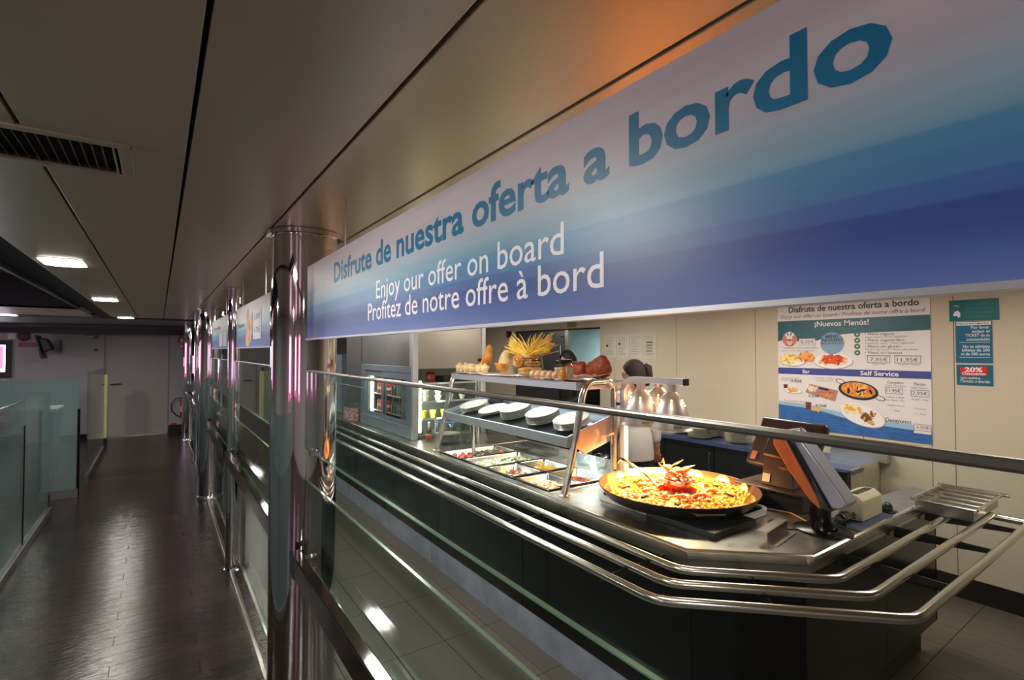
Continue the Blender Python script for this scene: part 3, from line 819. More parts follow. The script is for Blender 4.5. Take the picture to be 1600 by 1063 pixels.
# ------------------------------------------------------------------ food pans in the well
def pan(x0, x1, y0, y1, lab, depth=0.065):
    t = thing('food_pan', ((x0 + x1) / 2, (y0 + y1) / 2, CZ - depth), lab, 'food pan', 'steel food pans in the salad well')
    r = 0.02
    def rr(x0, x1, y0, y1, r, n=4):
        o = []
        for (cx, cy, a0) in ((x1 - r, y1 - r, 0), (x0 + r, y1 - r, 90), (x0 + r, y0 + r, 180), (x1 - r, y0 + r, 270)):
            for i in range(n + 1):
                a = math.radians(a0 + 90 * i / n); o.append((cx + r * math.cos(a), cy + r * math.sin(a)))
        return o
    rings = [(rr(x0, x1, y0, y1, r), CZ + 0.001), (rr(x0, x1, y0, y1, r), CZ + 0.006), (rr(x0 + 0.012, x1 - 0.012, y0 + 0.012, y1 - 0.012, r), CZ + 0.006),
             (rr(x0 + 0.016, x1 - 0.016, y0 + 0.016, y1 - 0.016, r), CZ), (rr(x0 + 0.022, x1 - 0.022, y0 + 0.022, y1 - 0.022, r * 1.2), CZ - depth + 0.012), (rr(x0 + 0.032, x1 - 0.032, y0 + 0.032, y1 - 0.032, r), CZ - depth)]
    vs = [(x, y, z) for ring, z in rings for x, y in ring]; n = len(rings[0][0]); fs = []
    for i in range(len(rings) - 1): fs += [(i * n + j, i * n + (j + 1) % n, (i + 1) * n + (j + 1) % n, (i + 1) * n + j) for j in range(n)]
    fs.append(tuple(range((len(rings) - 1) * n, len(rings) * n)))
    MB().add(vs, fs).build('pan_body', rail_steel, t, smooth=True, ang=40)
    return t


pans = [(1.915, 2.45, 3.43, 3.755, 'full-length steel food pan of tomatoes and mushrooms, farthest from the pan of paella'),
        (1.915, 2.45, 3.085, 3.41, 'full-length steel food pan of pale chopped lettuce and egg'),
        (1.915, 2.18, 2.74, 3.065, 'half steel food pan of bean salad with a lemon slice'),
        (2.185, 2.45, 2.74, 3.065, 'half steel food pan of yellow potato wedges'),
        (1.915, 2.18, 2.36, 2.70, 'half steel food pan of shredded salad by the near curved post'),
        (2.185, 2.45, 2.36, 2.70, 'half steel food pan of reddish beans nearest the heat lamp post')]
for p in pans: pan(*p)


def bed(name, x0, x1, y0, y1, z, cols, label, cat='salad', n=260, s=0.012, hump=0.02, kind='stuff', flatn=0.45):
    mats_ = [mat('food_%d_%d_%d' % c, c, 0.35, noise=0.25, nscale=60, sss=0.15) for c in cols]
    mb = MB(); idx = []
    for i in range(n):
        u, v = random.random(), random.random()
        x = x0 + (x1 - x0) * u; y = y0 + (y1 - y0) * v
        zz = z + hump * (1 - (2 * u - 1) ** 2) * (1 - (2 * v - 1) ** 2) + random.uniform(0, s * 0.6)
        R = Matrix.Rotation(random.random() * 6.28, 4, 'Z') @ Matrix.Rotation(random.uniform(-.9, .9), 4, 'X')
        nf = len(mb.f); k = random.uniform(0.6, 1.2)
        mb.ball((x, y, zz), s * k, s * k * random.uniform(0.4, 1), s * k * flatn, 6, 4, R, 0.12)
        idx += [random.randrange(len(mats_))] * (len(mb.f) - nf)
    mb.box(x0 + .005, x1 - .005, y0 + .005, y1 - .005, z - 0.02, z - 0.002); idx += [0] * 6
    o = mb.build(name, None, None, smooth=True, ang=60, label=label, cat=cat, kind=kind)
    for m in mats_: o.data.materials.append(m)
    if len(o.data.polygons) == len(idx): o.data.polygons.foreach_set('material_index', idx)
    return o


zf = CZ - 0.035
bed('mushroom_salad', 2.14, 2.40, 3.47, 3.715, zf, [(140, 118, 86), (96, 80, 56), (176, 160, 128), (70, 60, 50)], 'browned sliced mushrooms filling the right half of the tomato pan', n=150, s=0.02)
bed('chopped_lettuce', 1.95, 2.415, 3.125, 3.37, zf, [(226, 222, 190), (238, 230, 206), (206, 206, 150), (244, 234, 200), (120, 140, 80)], 'pale chopped lettuce and egg in the second pan from the left', n=330, s=0.019)
bed('bean_salad', 1.95, 2.145, 2.78, 3.03, zf, [(206, 190, 160), (120, 60, 64), (86, 100, 60), (170, 120, 100), (224, 214, 190)], 'mixed bean salad with purple flecks beside a lemon slice', n=300, s=0.010)
bed('shredded_salad', 1.95, 2.145, 2.40, 2.665, zf, [(236, 226, 214), (226, 168, 82), (130, 50, 70), (240, 236, 226), (214, 120, 70)], 'colourful shredded cabbage and carrot salad by the near curved post', n=320, s=0.011)
bed('bean_stew', 2.22, 2.415, 2.40, 2.665, zf - 0.01, [(150, 74, 52), (110, 52, 40), (190, 110, 80)], 'small reddish beans in the pan beside the heat lamp post', n=300, s=0.009)
tom = mat('tomato_red', (196, 60, 34), 0.15, coat=0.5)
ts = [(1.97, 3.52), (2.0, 3.56), (2.03, 3.50), (2.06, 3.55), (2.01, 3.61), (1.965, 3.64), (2.05, 3.62), (2.08, 3.48), (2.09, 3.585), (2.07, 3.67), (2.0, 3.68)]
MB().box(1.96, 2.13, 3.475, 3.715, CZ - 0.06, CZ - 0.045).build('chopped_tomato', mat('tomato_bed', (150, 70, 44), 0.3, noise=0.4, nscale=50), None, label='chopped tomato under the whole ones in the far left pan', cat='salad', kind='stuff')
for i, (x, y) in enumerate(ts):
    MB().ball((x, y, CZ - 0.024 + random.uniform(-.003, .006)), 0.021, None, 0.019, 14, 8).build('tomato', tom, None, smooth=True, label='small red tomato lying in the far left food pan', cat='tomato', group='tomatoes in the far left food pan')
MB().ball((2.34, 3.50, CZ - 0.002), 0.024, None, 0.022, 14, 8).build('tomato', mat('tomato_orange', (222, 110, 54), 0.2, coat=0.4), None, smooth=True, label='single orange tomato on top of the browned mushrooms', cat='tomato')
lemon_rind = mat('lemon_rind', (232, 204, 60), 0.3); lemon_flesh = mat('lemon_flesh', (246, 236, 150), 0.25, noise=0.15, nscale=50, sss=0.2)


def lemon_slice(p, r, R, lab, grp=None):
    t = thing('lemon_slice', p, lab, 'lemon', grp)
    MB().lathe([(r, -0.004), (r, 0.004)], p, 20, R).build('rind', lemon_rind, t, smooth=True)
    MB().lathe([(r * 0.88, -0.0045), (r * 0.88, 0.0045)], p, 20, R).build('flesh', lemon_flesh, t)


lemon_slice((1.975, 2.93, CZ - 0.002), 0.03, Matrix.Rotation(math.radians(-68), 4, 'Y'), 'round lemon slice standing on the bean salad')
MB().ball((2.02, 2.885, CZ - 0.0), 0.018, None, 0.017, 12, 8).build('tomato', tom, None, smooth=True, label='cherry tomato beside the lemon slice on the bean salad', cat='tomato')
pot = mat('potato_wedge', (226, 180, 70), 0.35, noise=0.2, nscale=30, sss=0.1)


def wedge(mb, p, L, w, h, R):
    vs = []
    n = 7
    for i in range(n):
        t_ = -1 + 2 * i / (n - 1); k = math.sqrt(max(0.02, 1 - t_ * t_))
        vs += [Vector(p) + R @ Vector((L * t_, -w * k, 0)), Vector(p) + R @ Vector((L * t_, w * k, 0)), Vector(p) + R @ Vector((L * t_, 0, h * k))]
    fs = [(0, 2, 1), (3 * n - 3, 3 * n - 2, 3 * n - 1)]
    for i in range(n - 1):
        a = 3 * i; fs += [(a, a + 1, a + 4, a + 3), (a + 1, a + 2, a + 5, a + 4), (a + 2, a, a + 3, a + 5)]
    return mb.add(vs, fs)


MB().box(2.22, 2.415, 2.775, 3.03, CZ - 0.06, CZ - 0.045).build('potato_bed', pot, None, label='potatoes at the bottom of the yellow wedge pan', cat='potato', kind='stuff')
for i in range(22):
    p = (random.uniform(2.25, 2.39), random.uniform(2.80, 3.0), CZ - 0.034 + random.uniform(0, 0.026))
    R = Matrix.Rotation(random.random() * 6.28, 4, 'Z') @ Matrix.Rotation(random.uniform(-.5, .5), 4, 'X')
    wedge(MB(), p, 0.036, 0.014, 0.017, R).build('potato_wedge', pot, None, smooth=True, label='yellow potato wedge piled in the half pan behind the bean salad', cat='potato', group='potato wedges in the half pan')
# loose clear lids / cling film behind the pans
for i, (x, y, r) in enumerate(((2.56, 2.75, 0.06), (2.60, 2.60, 0.05))):
    MB().lathe([(r * 0.7, 0), (r, 0.09), (r * 1.05, 0.095)], (x, y, CZ + 0.002), 20, close=True).build('plastic_tub', thin_plastic, None, smooth=True, label=['larger clear plastic tub behind the potato pan', 'smaller clear plastic tub behind the potato pan'][i], cat='tub')
MB().box(2.48, 2.62, 3.1, 3.5, CZ + 0.002, CZ + 0.05).build('film_box', thin_plastic, None, label='clear plastic box lying behind the lettuce pan', cat='box')
tg = thing('serving_tongs', (2.04, 2.33, CZ + 0.008), 'steel serving tongs lying beside the foot of the near curved post', 'tongs')
MB().tube([(1.99, 2.35, CZ + 0.012), (2.1, 2.31, CZ + 0.018), (2.22, 2.28, CZ + 0.03)], 0.006, 8).build('arm', chrome, tg, smooth=True)
MB().tube([(2.0, 2.325, CZ + 0.012), (2.1, 2.295, CZ + 0.014), (2.22, 2.275, CZ + 0.022)], 0.006, 8).build('arm', chrome, tg, smooth=True)

# ------------------------------------------------------------------ things on the top shelf
sz = tz + 0.001
star_m = mat('pale_star_bread', (226, 196, 142), 0.6, noise=0.25, nscale=30, bump=0.4, bscale=60)
glassj = glass_mat('jar_glass', (240, 240, 238), 0.0, 0.05)


def star(loc, R, s, lab):
    vs = []; n = 10
    for k, h in ((1.0, 0.0), (0.55, 0.016), (0.0, 0.024)):
        for sgn in ((1, -1) if k < 1 else (1,)):
            for i in range(n):
                a = 2 * PI * i / n; r = s * (1.0 if i % 2 == 0 else 0.5) * k
                vs.append(Vector(loc) + R @ Vector((r * math.cos(a), r * math.sin(a), sgn * h)))
    # rings: 0 outer, 1 mid+, 2 mid-, 3 ctr+, 4 ctr-
    fs = []
    for i in range(n):
        j = (i + 1) % n
        fs += [(i, j, n + j, n + i), (i, 2 * n + i, 2 * n + j, j), (n + i, n + j, 3 * n + j, 3 * n + i), (2 * n + i, 4 * n + i, 4 * n + j, 2 * n + j)]
    o = MB().add(vs, fs).build('star_bread', star_m, None, smooth=True, ang=80, label=lab, cat='bread', group='star-shaped breads on the gantry')
    su = o.modifiers.new('sub', 'SUBSURF'); su.levels = su.render_levels = 1


stars = ((3.76, 'leftmost of the pale star-shaped breads on the gantry top'), (3.665, 'second from left of the pale star-shaped breads on the gantry top'),
         (3.56, 'third from left of the pale star-shaped breads on the gantry top'), (3.46, 'fourth from left of the pale star-shaped breads on the gantry top'), (3.36, 'rightmost of the pale star-shaped breads, before the shell-shaped loaf'))
for i, (yy, lab) in enumerate(stars):
    R = Matrix.Rotation(math.radians(90 - 12 + 7 * (i % 3)), 4, 'X') @ Matrix.Rotation(0.3 * i + 0.31, 4, 'Z')
    star((2.085 + 0.01 * (i % 2), yy, sz + 0.05), Matrix.Rotation(math.radians(-62), 4, 'Z') @ R, 0.068, lab)


def jar(x, y, lab, r=0.045, h=0.10, fill=(232, 206, 186)):
    t = thing('preserve_jar', (x, y, sz), lab, 'jar', 'glass jars with black lids on the gantry')
    MB().lathe([(r * 0.9, 0.001), (r, 0.008), (r, h * 0.8), (r * 0.78, h * 0.93), (r * 0.74, h)], (x, y, sz), 20, close=True).build('glass_body', glassj, t, smooth=True)
    MB().lathe([(r * 0.86, 0.004), (r * 0.94, 0.01), (r * 0.94, h * 0.72), (0.0, h * 0.74)], (x, y, sz), 20).build('contents', mat('jar_fill_%d' % fill[0], fill, 0.7, noise=0.3, nscale=90), t, smooth=True)
    MB().lathe([(r * 0.8, h * 0.98), (r * 0.82, h + 0.002), (r * 0.82, h + 0.018), (r * 0.76, h + 0.021), (0, h + 0.021)], (x, y, sz), 20).build('lid', black_plastic, t, smooth=True)


jar(2.33, 3.80, 'black-lidded glass jar behind the leftmost star breads')
jar(2.33, 3.40, 'black-lidded glass jar behind the rightmost star breads')
jar(2.30, 2.70, 'black-lidded glass jar right of the spaghetti vase')
jar(2.11, 2.43, 'large black-lidded glass jar in front of the brown loaves', 0.052, 0.115, (236, 206, 190))
jar(2.36, 3.12, 'black-lidded glass jar behind the shell-shaped loaf', 0.04)
crust = mat('golden_crust', (214, 142, 56), 0.45, noise=0.3, nscale=14, bump=0.3, bscale=30)
pale_crust = mat('floured_crust', (214, 176, 128), 0.6, noise=0.3, nscale=18, bump=0.3, bscale=30)
brown_crust = mat('brown_crust', (150, 66, 28), 0.5, noise=0.35, nscale=40, bump=0.4, bscale=120)
# upright golden horn
MB().tube([(2.22, 3.66, sz + 0.03), (2.22, 3.60, sz + 0.05), (2.22, 3.545, sz + 0.10), (2.22, 3.515, sz + 0.16), (2.22, 3.505, sz + 0.215), (2.22, 3.50, sz + 0.24)], 0.03, 12, rs=[0.025, 0.04, 0.045, 0.036, 0.026, 0.008]).build('horn_bread', crust, None, smooth=True, ang=70, label='upright golden horn-shaped bread behind the star breads', cat='bread')
# shell loaf: ovoid with ribs
o = thing('shell_loaf', (2.14, 3.16, sz), 'pale ribbed shell-shaped loaf standing left of the pasta vase', 'bread')
Rr = Matrix.Rotation(math.radians(18), 4, 'X')
MB().ball((2.14, 3.15, sz + 0.10), 0.05, 0.055, 0.10, 18, 12, Rr).build('loaf', pale_crust, o, smooth=True)
for i in range(5):
    k = 0.052 + 0.004 * i
    pts = [(2.14 - k * math.cos(a) * 0.9 - 0.008, 3.165 + k * math.sin(a) * 1.0, sz + 0.04 + 0.011 * i + 0.01 * math.cos(a)) for a in [(-1.2 + 2.4 * j / 8) for j in range(9)]]
    MB().tube(pts, 0.006, 6).build('rib', crust, o, smooth=True)
# pasta vase
v = thing('pasta_vase', (2.18, 2.90, sz), 'big round glass vase of ribbon pasta with a fan of spaghetti', 'vase')
vp = [(0.05, 0.002), (0.088, 0.025), (0.10, 0.07), (0.094, 0.12), (0.086, 0.155), (0.09, 0.175)]
MB().lathe(vp, (2.18, 2.90, sz), 32, close=True).build('glass_bowl', glassj, v, smooth=True)
past = mat('ribbon_pasta', (226, 172, 108), 0.5, noise=0.25, nscale=40)
random.seed(11)
for i in range(34):
    a0 = random.random() * 6.28; rr_ = random.uniform(0.03, 0.085); zz = random.uniform(0.03, 0.15); tl = random.uniform(-.6, .6)
    pts = []
    for j in range(9):
        a = a0 + j * 0.45
        pts.append((2.18 + rr_ * math.cos(a), 2.90 + rr_ * math.sin(a), sz + zz + 0.02 * math.sin(a + tl) * tl))
    MB().tube(pts, 0.004, 5).build('pasta_ribbon', past, v, smooth=True)
MB().lathe([(0.045, 0.004), (0.08, 0.026), (0.084, 0.06), (0.05, 0.09), (0, 0.095)], (2.18, 2.90, sz), 24).build('crushed_pasta', past, v, smooth=True)
# nest in front
for i in range(9):
    k = 0.012 + 0.006 * i
    pts = [(2.082 + 0.0018 * i, 2.93 + k * math.cos(a), sz + 0.118 + k * 0.75 * math.sin(a)) for a in [2 * PI * j / 14 + i for j in range(13)]]
    MB().tube(pts, 0.0035, 5).build('pasta_ribbon', crust, v, smooth=True)
spg = mat('spaghetti', (250, 212, 96), 0.4)
for i in range(290):
    a = random.uniform(-1.0, 1.0); L = random.uniform(0.18, 0.275)
    b = random.gauss(0, 0.25)
    # fan mostly along the shelf, leaning out
    s_ = 1 if random.random() < 0.5 else -1
    el = math.radians(random.choice([random.uniform(35, 85) if i % 3 == 0 else random.uniform(12, 30), random.uniform(8, 24), random.uniform(12, 45), random.uniform(10, 28)]))
    L *= 1.0 if el < 0.75 else 0.62
    dy = s_ * math.cos(el); dz = math.sin(el); dx = math.sin(b) * 0.5
    d = Vector((dx, dy, dz)).normalized()
    st = Vector((2.18 + random.uniform(-.03, .03), 2.90 - s_ * random.uniform(0.0, 0.03), sz + 0.145 + random.uniform(-.01, .01)))
    MB().tube([st, st + d * L], 0.0023, 4).build('spaghetti_strand', spg, v)
# row of twisted buns
bun = mat('pale_bun', (220, 178, 142), 0.6, noise=0.2, nscale=24, bump=0.3, bscale=40)
bl_ = ['leftmost', 'second', 'third', 'fourth', 'fifth', 'rightmost']
for i, yy in enumerate((2.735, 2.675, 2.615, 2.555, 2.495)):
    R = Matrix.Rotation(math.radians(25), 4, 'Z')
    MB().ball((2.095, yy, sz + 0.031), 0.042, 0.033, 0.030, 14, 9, R, 0.03).build('small_bun', bun, None, smooth=True, ang=80, label='%s pale floury bun in the row right of the pasta vase' % (bl_[i] if i < 4 else 'last'), cat='bread', group='row of floury buns on the gantry')
# round roll cut face in front of the big jar
r_ = thing('round_roll', (2.05, 2.41, sz), 'round golden roll leaning on the front of the large jar', 'bread')
MB().ball((2.065, 2.40, sz + 0.045), 0.028, 0.046, 0.044, 18, 10, Matrix.Rotation(math.radians(-28), 4, 'Z')).build('roll', crust, r_, smooth=True)
for k in (0.012, 0.022, 0.032):
    MB().tube([(2.040 + 0.0, 2.40 + k * math.cos(a), sz + 0.045 + k * math.sin(a)) for a in [2 * PI * j / 14 for j in range(12)]], 0.0035, 5).build('spiral', pale_crust, r_, smooth=True)


def rough_loaf(pts, rs, lab, sx):
    m_ = MB().tube([(0, y - pts[0][0], z) for y, z in pts], 0.05, 18, rs=rs)
    m_.v = [(2.345 + x * sx, y + pts[0][0], z) for x, y, z in m_.v]
    m_.v = [(x + random.uniform(-.005, .005), y + random.uniform(-.004, .004), z + random.uniform(-.006, .006)) for x, y, z in m_.v]
    o = m_.build('brown_loaf', brown_crust, None, smooth=True, ang=80, label=lab, cat='bread')
    su = o.modifiers.new('sub', 'SUBSURF'); su.levels = su.render_levels = 1


rough_loaf([(2.74, sz + 0.06), (2.72, sz + 0.06), (2.66, sz + 0.062), (2.58, sz + 0.06), (2.50, sz + 0.064), (2.49, sz + 0.064)], [0.02, 0.05, 0.058, 0.055, 0.06, 0.03], 'long dark-brown loaf lying behind the row of floury buns', 0.8)
rough_loaf([(2.48, sz + 0.062), (2.46, sz + 0.064), (2.42, sz + 0.07), (2.365, sz + 0.088), (2.33, sz + 0.09), (2.28, sz + 0.05), (2.27, sz + 0.045)], [0.03, 0.052, 0.056, 0.074, 0.088, 0.040, 0.015], 'tall dark-brown loaf peaking at the right end of the gantry', 0.6)
# pink paper
pk = MB(); nx_, ny_ = 8, 14
vs = []
random.seed(5)
for i in range(nx_ + 1):
    for j in range(ny_ + 1):
        x = 2.06 + 0.30 * i / nx_; y = 2.27 + 0.42 * j / ny_
        vs.append((x, y, sz + 0.004 + 0.035 * (i / nx_) * (1 - j / ny_ * 0.8) + random.uniform(0, 0.012)))
pk.add(vs, [(i * (ny_ + 1) + j, (i + 1) * (ny_ + 1) + j, (i + 1) * (ny_ + 1) + j + 1, i * (ny_ + 1) + j + 1) for i in range(nx_) for j in range(ny_)])
o = pk.build('paper_cloth', mat('pinkish_paper', (226, 194, 184), 0.7, noise=0.1, nscale=30), None, smooth=True, ang=30, label='crumpled pinkish paper under the breads at the right of the gantry top', cat='paper')
so = o.modifiers.new('thick', 'SOLIDIFY'); so.thickness = 0.002; so.offset = 1
vs = []; pk = MB()
for i in range(nx_ + 1):
    for j in range(ny_ + 1):
        x = 2.055 + 0.16 * i / nx_; y = 2.96 + 0.86 * j / ny_
        vs.append((x, y, sz + 0.002 + random.uniform(0, 0.010)))
pk.add(vs, [(i * (ny_ + 1) + j, (i + 1) * (ny_ + 1) + j, (i + 1) * (ny_ + 1) + j + 1, i * (ny_ + 1) + j + 1) for i in range(nx_) for j in range(ny_)])
o = pk.build('paper_cloth', mat('white_paper', (232, 228, 218), 0.7), None, smooth=True, ang=30, label='thin white paper under the star breads on the gantry top', cat='paper')
so = o.modifiers.new('thick', 'SOLIDIFY'); so.thickness = 0.0015; so.offset = 1
MB().ball((2.30, 3.53, slope(2.30) + 0.03), 0.05, 0.09, 0.035, 14, 8, Matrix.Rotation(-sl, 4, 'Y'), 0.06).build('dark_sleeve_bundle', mat('dark_sleeve_bundle', (28, 26, 30), 0.8), None, smooth=True, ang=80, label='dark bundle added in place of a black sleeve at the back of the sloping shelf', cat='cloth')  # bundle added in place of someone's black sleeve

# ------------------------------------------------------------------ paella pan, heater and heat lamp
PX, PY = 2.345, 1.775; RZ = 1.012; PR = 0.42
hb = thing('hot_plate', (2.3, 1.75, CZ), 'low black hot plate with a rounded silver frame under the paella pan', 'hot plate')


def rrect(x0, x1, y0, y1, r, n=5):
    o = []
    for (cx, cy, a0) in ((x1 - r, y1 - r, 0), (x0 + r, y1 - r, 90), (x0 + r, y0 + r, 180), (x1 - r, y0 + r, 270)):
        for i in range(n + 1):
            a = math.radians(a0 + 90 * i / n); o.append((cx + r * math.cos(a), cy + r * math.sin(a)))
    return o


oo = rrect(2.035, 2.60, 1.38, 2.10, 0.07); ii = rrect(2.055, 2.58, 1.40, 2.08, 0.055)
n = len(oo); mb = MB()
vs = [(x, y, z) for z, ring in ((CZ + 0.002, oo), (CZ + 0.028, oo), (CZ + 0.028, ii), (CZ + 0.014, ii)) for x, y in ring]
mb.add(vs, [(k * n + j, k * n + (j + 1) % n, (k + 1) * n + (j + 1) % n, (k + 1) * n + j) for k in range(3) for j in range(n)] + [tuple(range(3 * n, 4 * n))])
mb.build('frame', mat('light_frame', (214, 214, 212), 0.35, 0.2), hb, smooth=True)
MB().prism(ii, CZ + 0.013, CZ + 0.018).build('heating_sheet', black_panel, hb)
MB().box(2.02, 2.36, 1.33, 1.715, CZ + 0.001, CZ + 0.0285).build('dark_reflection', black_plastic, hb, bevel=0.003)  # black box stands in for a dark reflection on the worktop
MB().lathe([(0.13, 0.018), (0.13, 0.027), (0.11, 0.029), (0.0, 0.029)], (PX, PY, CZ), 32).build('hob', black_plastic, hb, smooth=True)
pn = thing('paella_pan', (PX, PY, CZ + 0.036), 'wide round paella pan with bronze rim under the heat lamps', 'pan')
pan_m = mat('pan_bronze', (150, 96, 60), 0.28, 0.85, noise=0.15, nscale=10)
pan_o = mat('pan_outside', (74, 56, 44), 0.3, 0.8)
z0 = CZ + 0.030
MB().lathe([(0.0, z0 + 0.004), (0.36, z0 + 0.004), (0.378, z0 + 0.014), (PR - 0.006, RZ - 0.002), (PR, RZ)], (PX, PY, 0), 72, close=True).build('inner_surface', pan_m, pn, smooth=True, ang=50)
MB().lathe([(0.0, z0), (0.365, z0), (0.384, z0 + 0.010), (PR, RZ - 0.008), (PR + 0.004, RZ - 0.003), (PR + 0.003, RZ + 0.001), (PR, RZ)], (PX, PY, 0), 72, close=True).build('outer_surface', pan_o, pn, smooth=True, ang=50)


def handle(a):
    c = Vector((PX + 0.395 * math.cos(a), PY + 0.395 * math.sin(a), RZ - 0.022)); u = Vector((math.cos(a), math.sin(a), 0)); w = Vector((-math.sin(a), math.cos(a), 0))
    pts = [c - w * 0.08, c - w * 0.078 + u * 0.03, c - w * 0.06 + u * 0.055, c + w * 0.06 + u * 0.055, c + w * 0.078 + u * 0.03, c + w * 0.08]
    MB().tube(pts, 0.0055, 8).build('handle', chrome, pn, smooth=True)


aa = math.radians(-123)
handle(aa); handle(aa + PI); handle(aa + PI / 2)
rice_m = mat('paella_rice', (236, 150, 30), 0.35, noise=0.25, nscale=70, sss=0.1, bump=0.4, bscale=160)
random.seed(3)
fz = z0 + 0.032
mb = MB(); vs = []; nr, na = 26, 84
for i in range(nr + 1):
    for j in range(na):
        r = 0.392 * i / nr; a = 2 * PI * j / na
        vs.append((PX + r * math.cos(a), PY + r * math.sin(a), fz + (0.010 * math.sin(14 * r * math.cos(a) + 2) * math.cos(17 * r * math.sin(a)) + random.uniform(-.003, .003)) * (1 - (i / nr) ** 6)))
mb.add(vs, [(i * na + j, (i + 1) * na + j, (i + 1) * na + (j + 1) % na, i * na + (j + 1) % na) for i in range(nr) for j in range(na)])
mb.build('paella_rice', rice_m, None, smooth=True, ang=70, label='saffron-yellow rice bed filling the wide paella pan', cat='rice', kind='stuff')
mb = MB(); mats_ = [mat('grain_a', (242, 176, 56), 0.4), mat('grain_b', (250, 222, 150), 0.4), mat('grain_c', (214, 104, 30), 0.4), mat('grain_d', (180, 170, 70), 0.4)]
for q, mm in enumerate(mats_):
    mb = MB()
    for i in range((300, 120, 120, 60)[q]):
        r = 0.372 * math.sqrt(random.random()); a = random.random() * 6.28
        R = Matrix.Rotation(random.random() * 6.28, 4, 'Z') @ Matrix.Rotation(random.uniform(-.6, .6), 4, 'Y')
        s_ = random.uniform(0.006, 0.014) * (1.0, 1.1, 1.2, .9)[q]
        mb.ball((PX + r * math.cos(a), PY + r * math.sin(a), fz + 0.006 + random.uniform(-.003, .008)), s_ * 1.2, s_ * 0.8, s_ * 0.45, 6, 4, R)
    mb.build(('squid_pieces', 'onion_pieces', 'pepper_pieces', 'pea_pieces')[q], mm, None, smooth=True, ang=80, kind='stuff', cat='food',
             label=('small golden squid pieces scattered over the paella rice', 'pale pieces scattered over the paella rice', 'orange-red pepper pieces scattered over the paella rice', 'green-yellow bits scattered over the paella rice')[q])
# lemon wedges round the rim
for i, a in enumerate((62, 20, -8, -38, -75, 100, 140)):
    a = math.radians(a); r = 0.36
    p = Vector((PX + r * math.cos(a), PY + r * math.sin(a), fz + 0.012))
    R = Matrix.Rotation(a + PI / 2, 4, 'Z') @ Matrix.Rotation(0.25, 4, 'X')
    t = thing('lemon_wedge', p, 'pale lemon wedge lying near the rim of the paella', 'lemon', 'lemon wedges round the paella rim')
    wedge(MB(), p, 0.048, 0.013, 0.032, R).build('flesh', lemon_flesh, t, smooth=True)
    MB().tube([p + R @ Vector((0.048 * math.cos(b), 0.0, 0.033 * math.sin(b))) for b in [PI * j / 10 for j in range(11)]], 0.0035, 6).build('rind', lemon_rind, t, smooth=True)
# mussels
mus = mat('mussel_shell', (30, 30, 44), 0.2, coat=0.5); mum = mat('mussel_meat', (226, 140, 50), 0.4)
for i in range(9):
    a = math.radians(18 + 40 * i); r = 0.25 + 0.02 * (i % 2)
    p = Vector((PX + r * math.cos(a), PY + r * math.sin(a), fz + 0.014)); R = Matrix.Rotation(a, 4, 'Z') @ Matrix.Rotation(0.3, 4, 'Y')
    t = thing('mussel', p, 'open mussel lying in the ring on the paella', 'mussel', 'mussels on the paella')
    MB().ball(p, 0.034, 0.017, 0.008, 14, 7, R).build('shell', mus, t, smooth=True)
    MB().ball(p + R @ Vector((0.003, 0, 0.006)), 0.022, 0.011, 0.007, 10, 6, R).build('meat', mum, t, smooth=True)
# prawns: curved bodies
prn = mat('prawn_shell', (240, 128, 78), 0.25, coat=0.4, noise=0.2, nscale=40)


def prawn(p, ang, s, lab, grp, up=0.0):
    t = thing('prawn', p, lab, 'prawn', grp)
    R = Matrix.Rotation(ang, 4, 'Z') @ Matrix.Rotation(up, 4, 'Y')
    pts = [Vector(p) + R @ (Vector((0.05 * math.cos(b) - 0.02, 0.035 * math.sin(b), 0.006 * math.sin(2 * b))) * s) for b in [(-0.3 + 3.2 * j / 10) for j in range(11)]]
    MB().tube(pts, 0.01, 8, rs=[s * q for q in (0.006, 0.011, 0.013, 0.013, 0.012, 0.011, 0.010, 0.009, 0.007, 0.005, 0.002)]).build('body', prn, t, smooth=True, ang=70)
    for k in range(3):
        q = pts[0] + R @ (Vector((0.0, -0.012 * (k - 1), 0)) * s)
        MB().tube([pts[1], q + R @ Vector((0.015 * s, -0.03 * s, 0.012 * s)), q + R @ Vector((0.03 * s, -0.06 * s, 0.01 * s * k))], 0.0012, 4).build('feeler', prn, t)
    for sg in (-1, 1):
        MB().ball(pts[-1] + R @ (Vector((-0.006, sg * 0.006, 0)) * s), 0.012 * s, 0.005 * s, 0.003 * s, 8, 5, R).build('tail_fan', prn, t, smooth=True)


random.seed(9)
for i in range(10):
    a = math.radians(36 * i + 10); r = 0.19
    prawn((PX + r * math.cos(a), PY + r * math.sin(a), fz + 0.018), a + 1.2, 1.0, 'orange prawn lying in the inner ring on the paella', 'prawns on the paella')
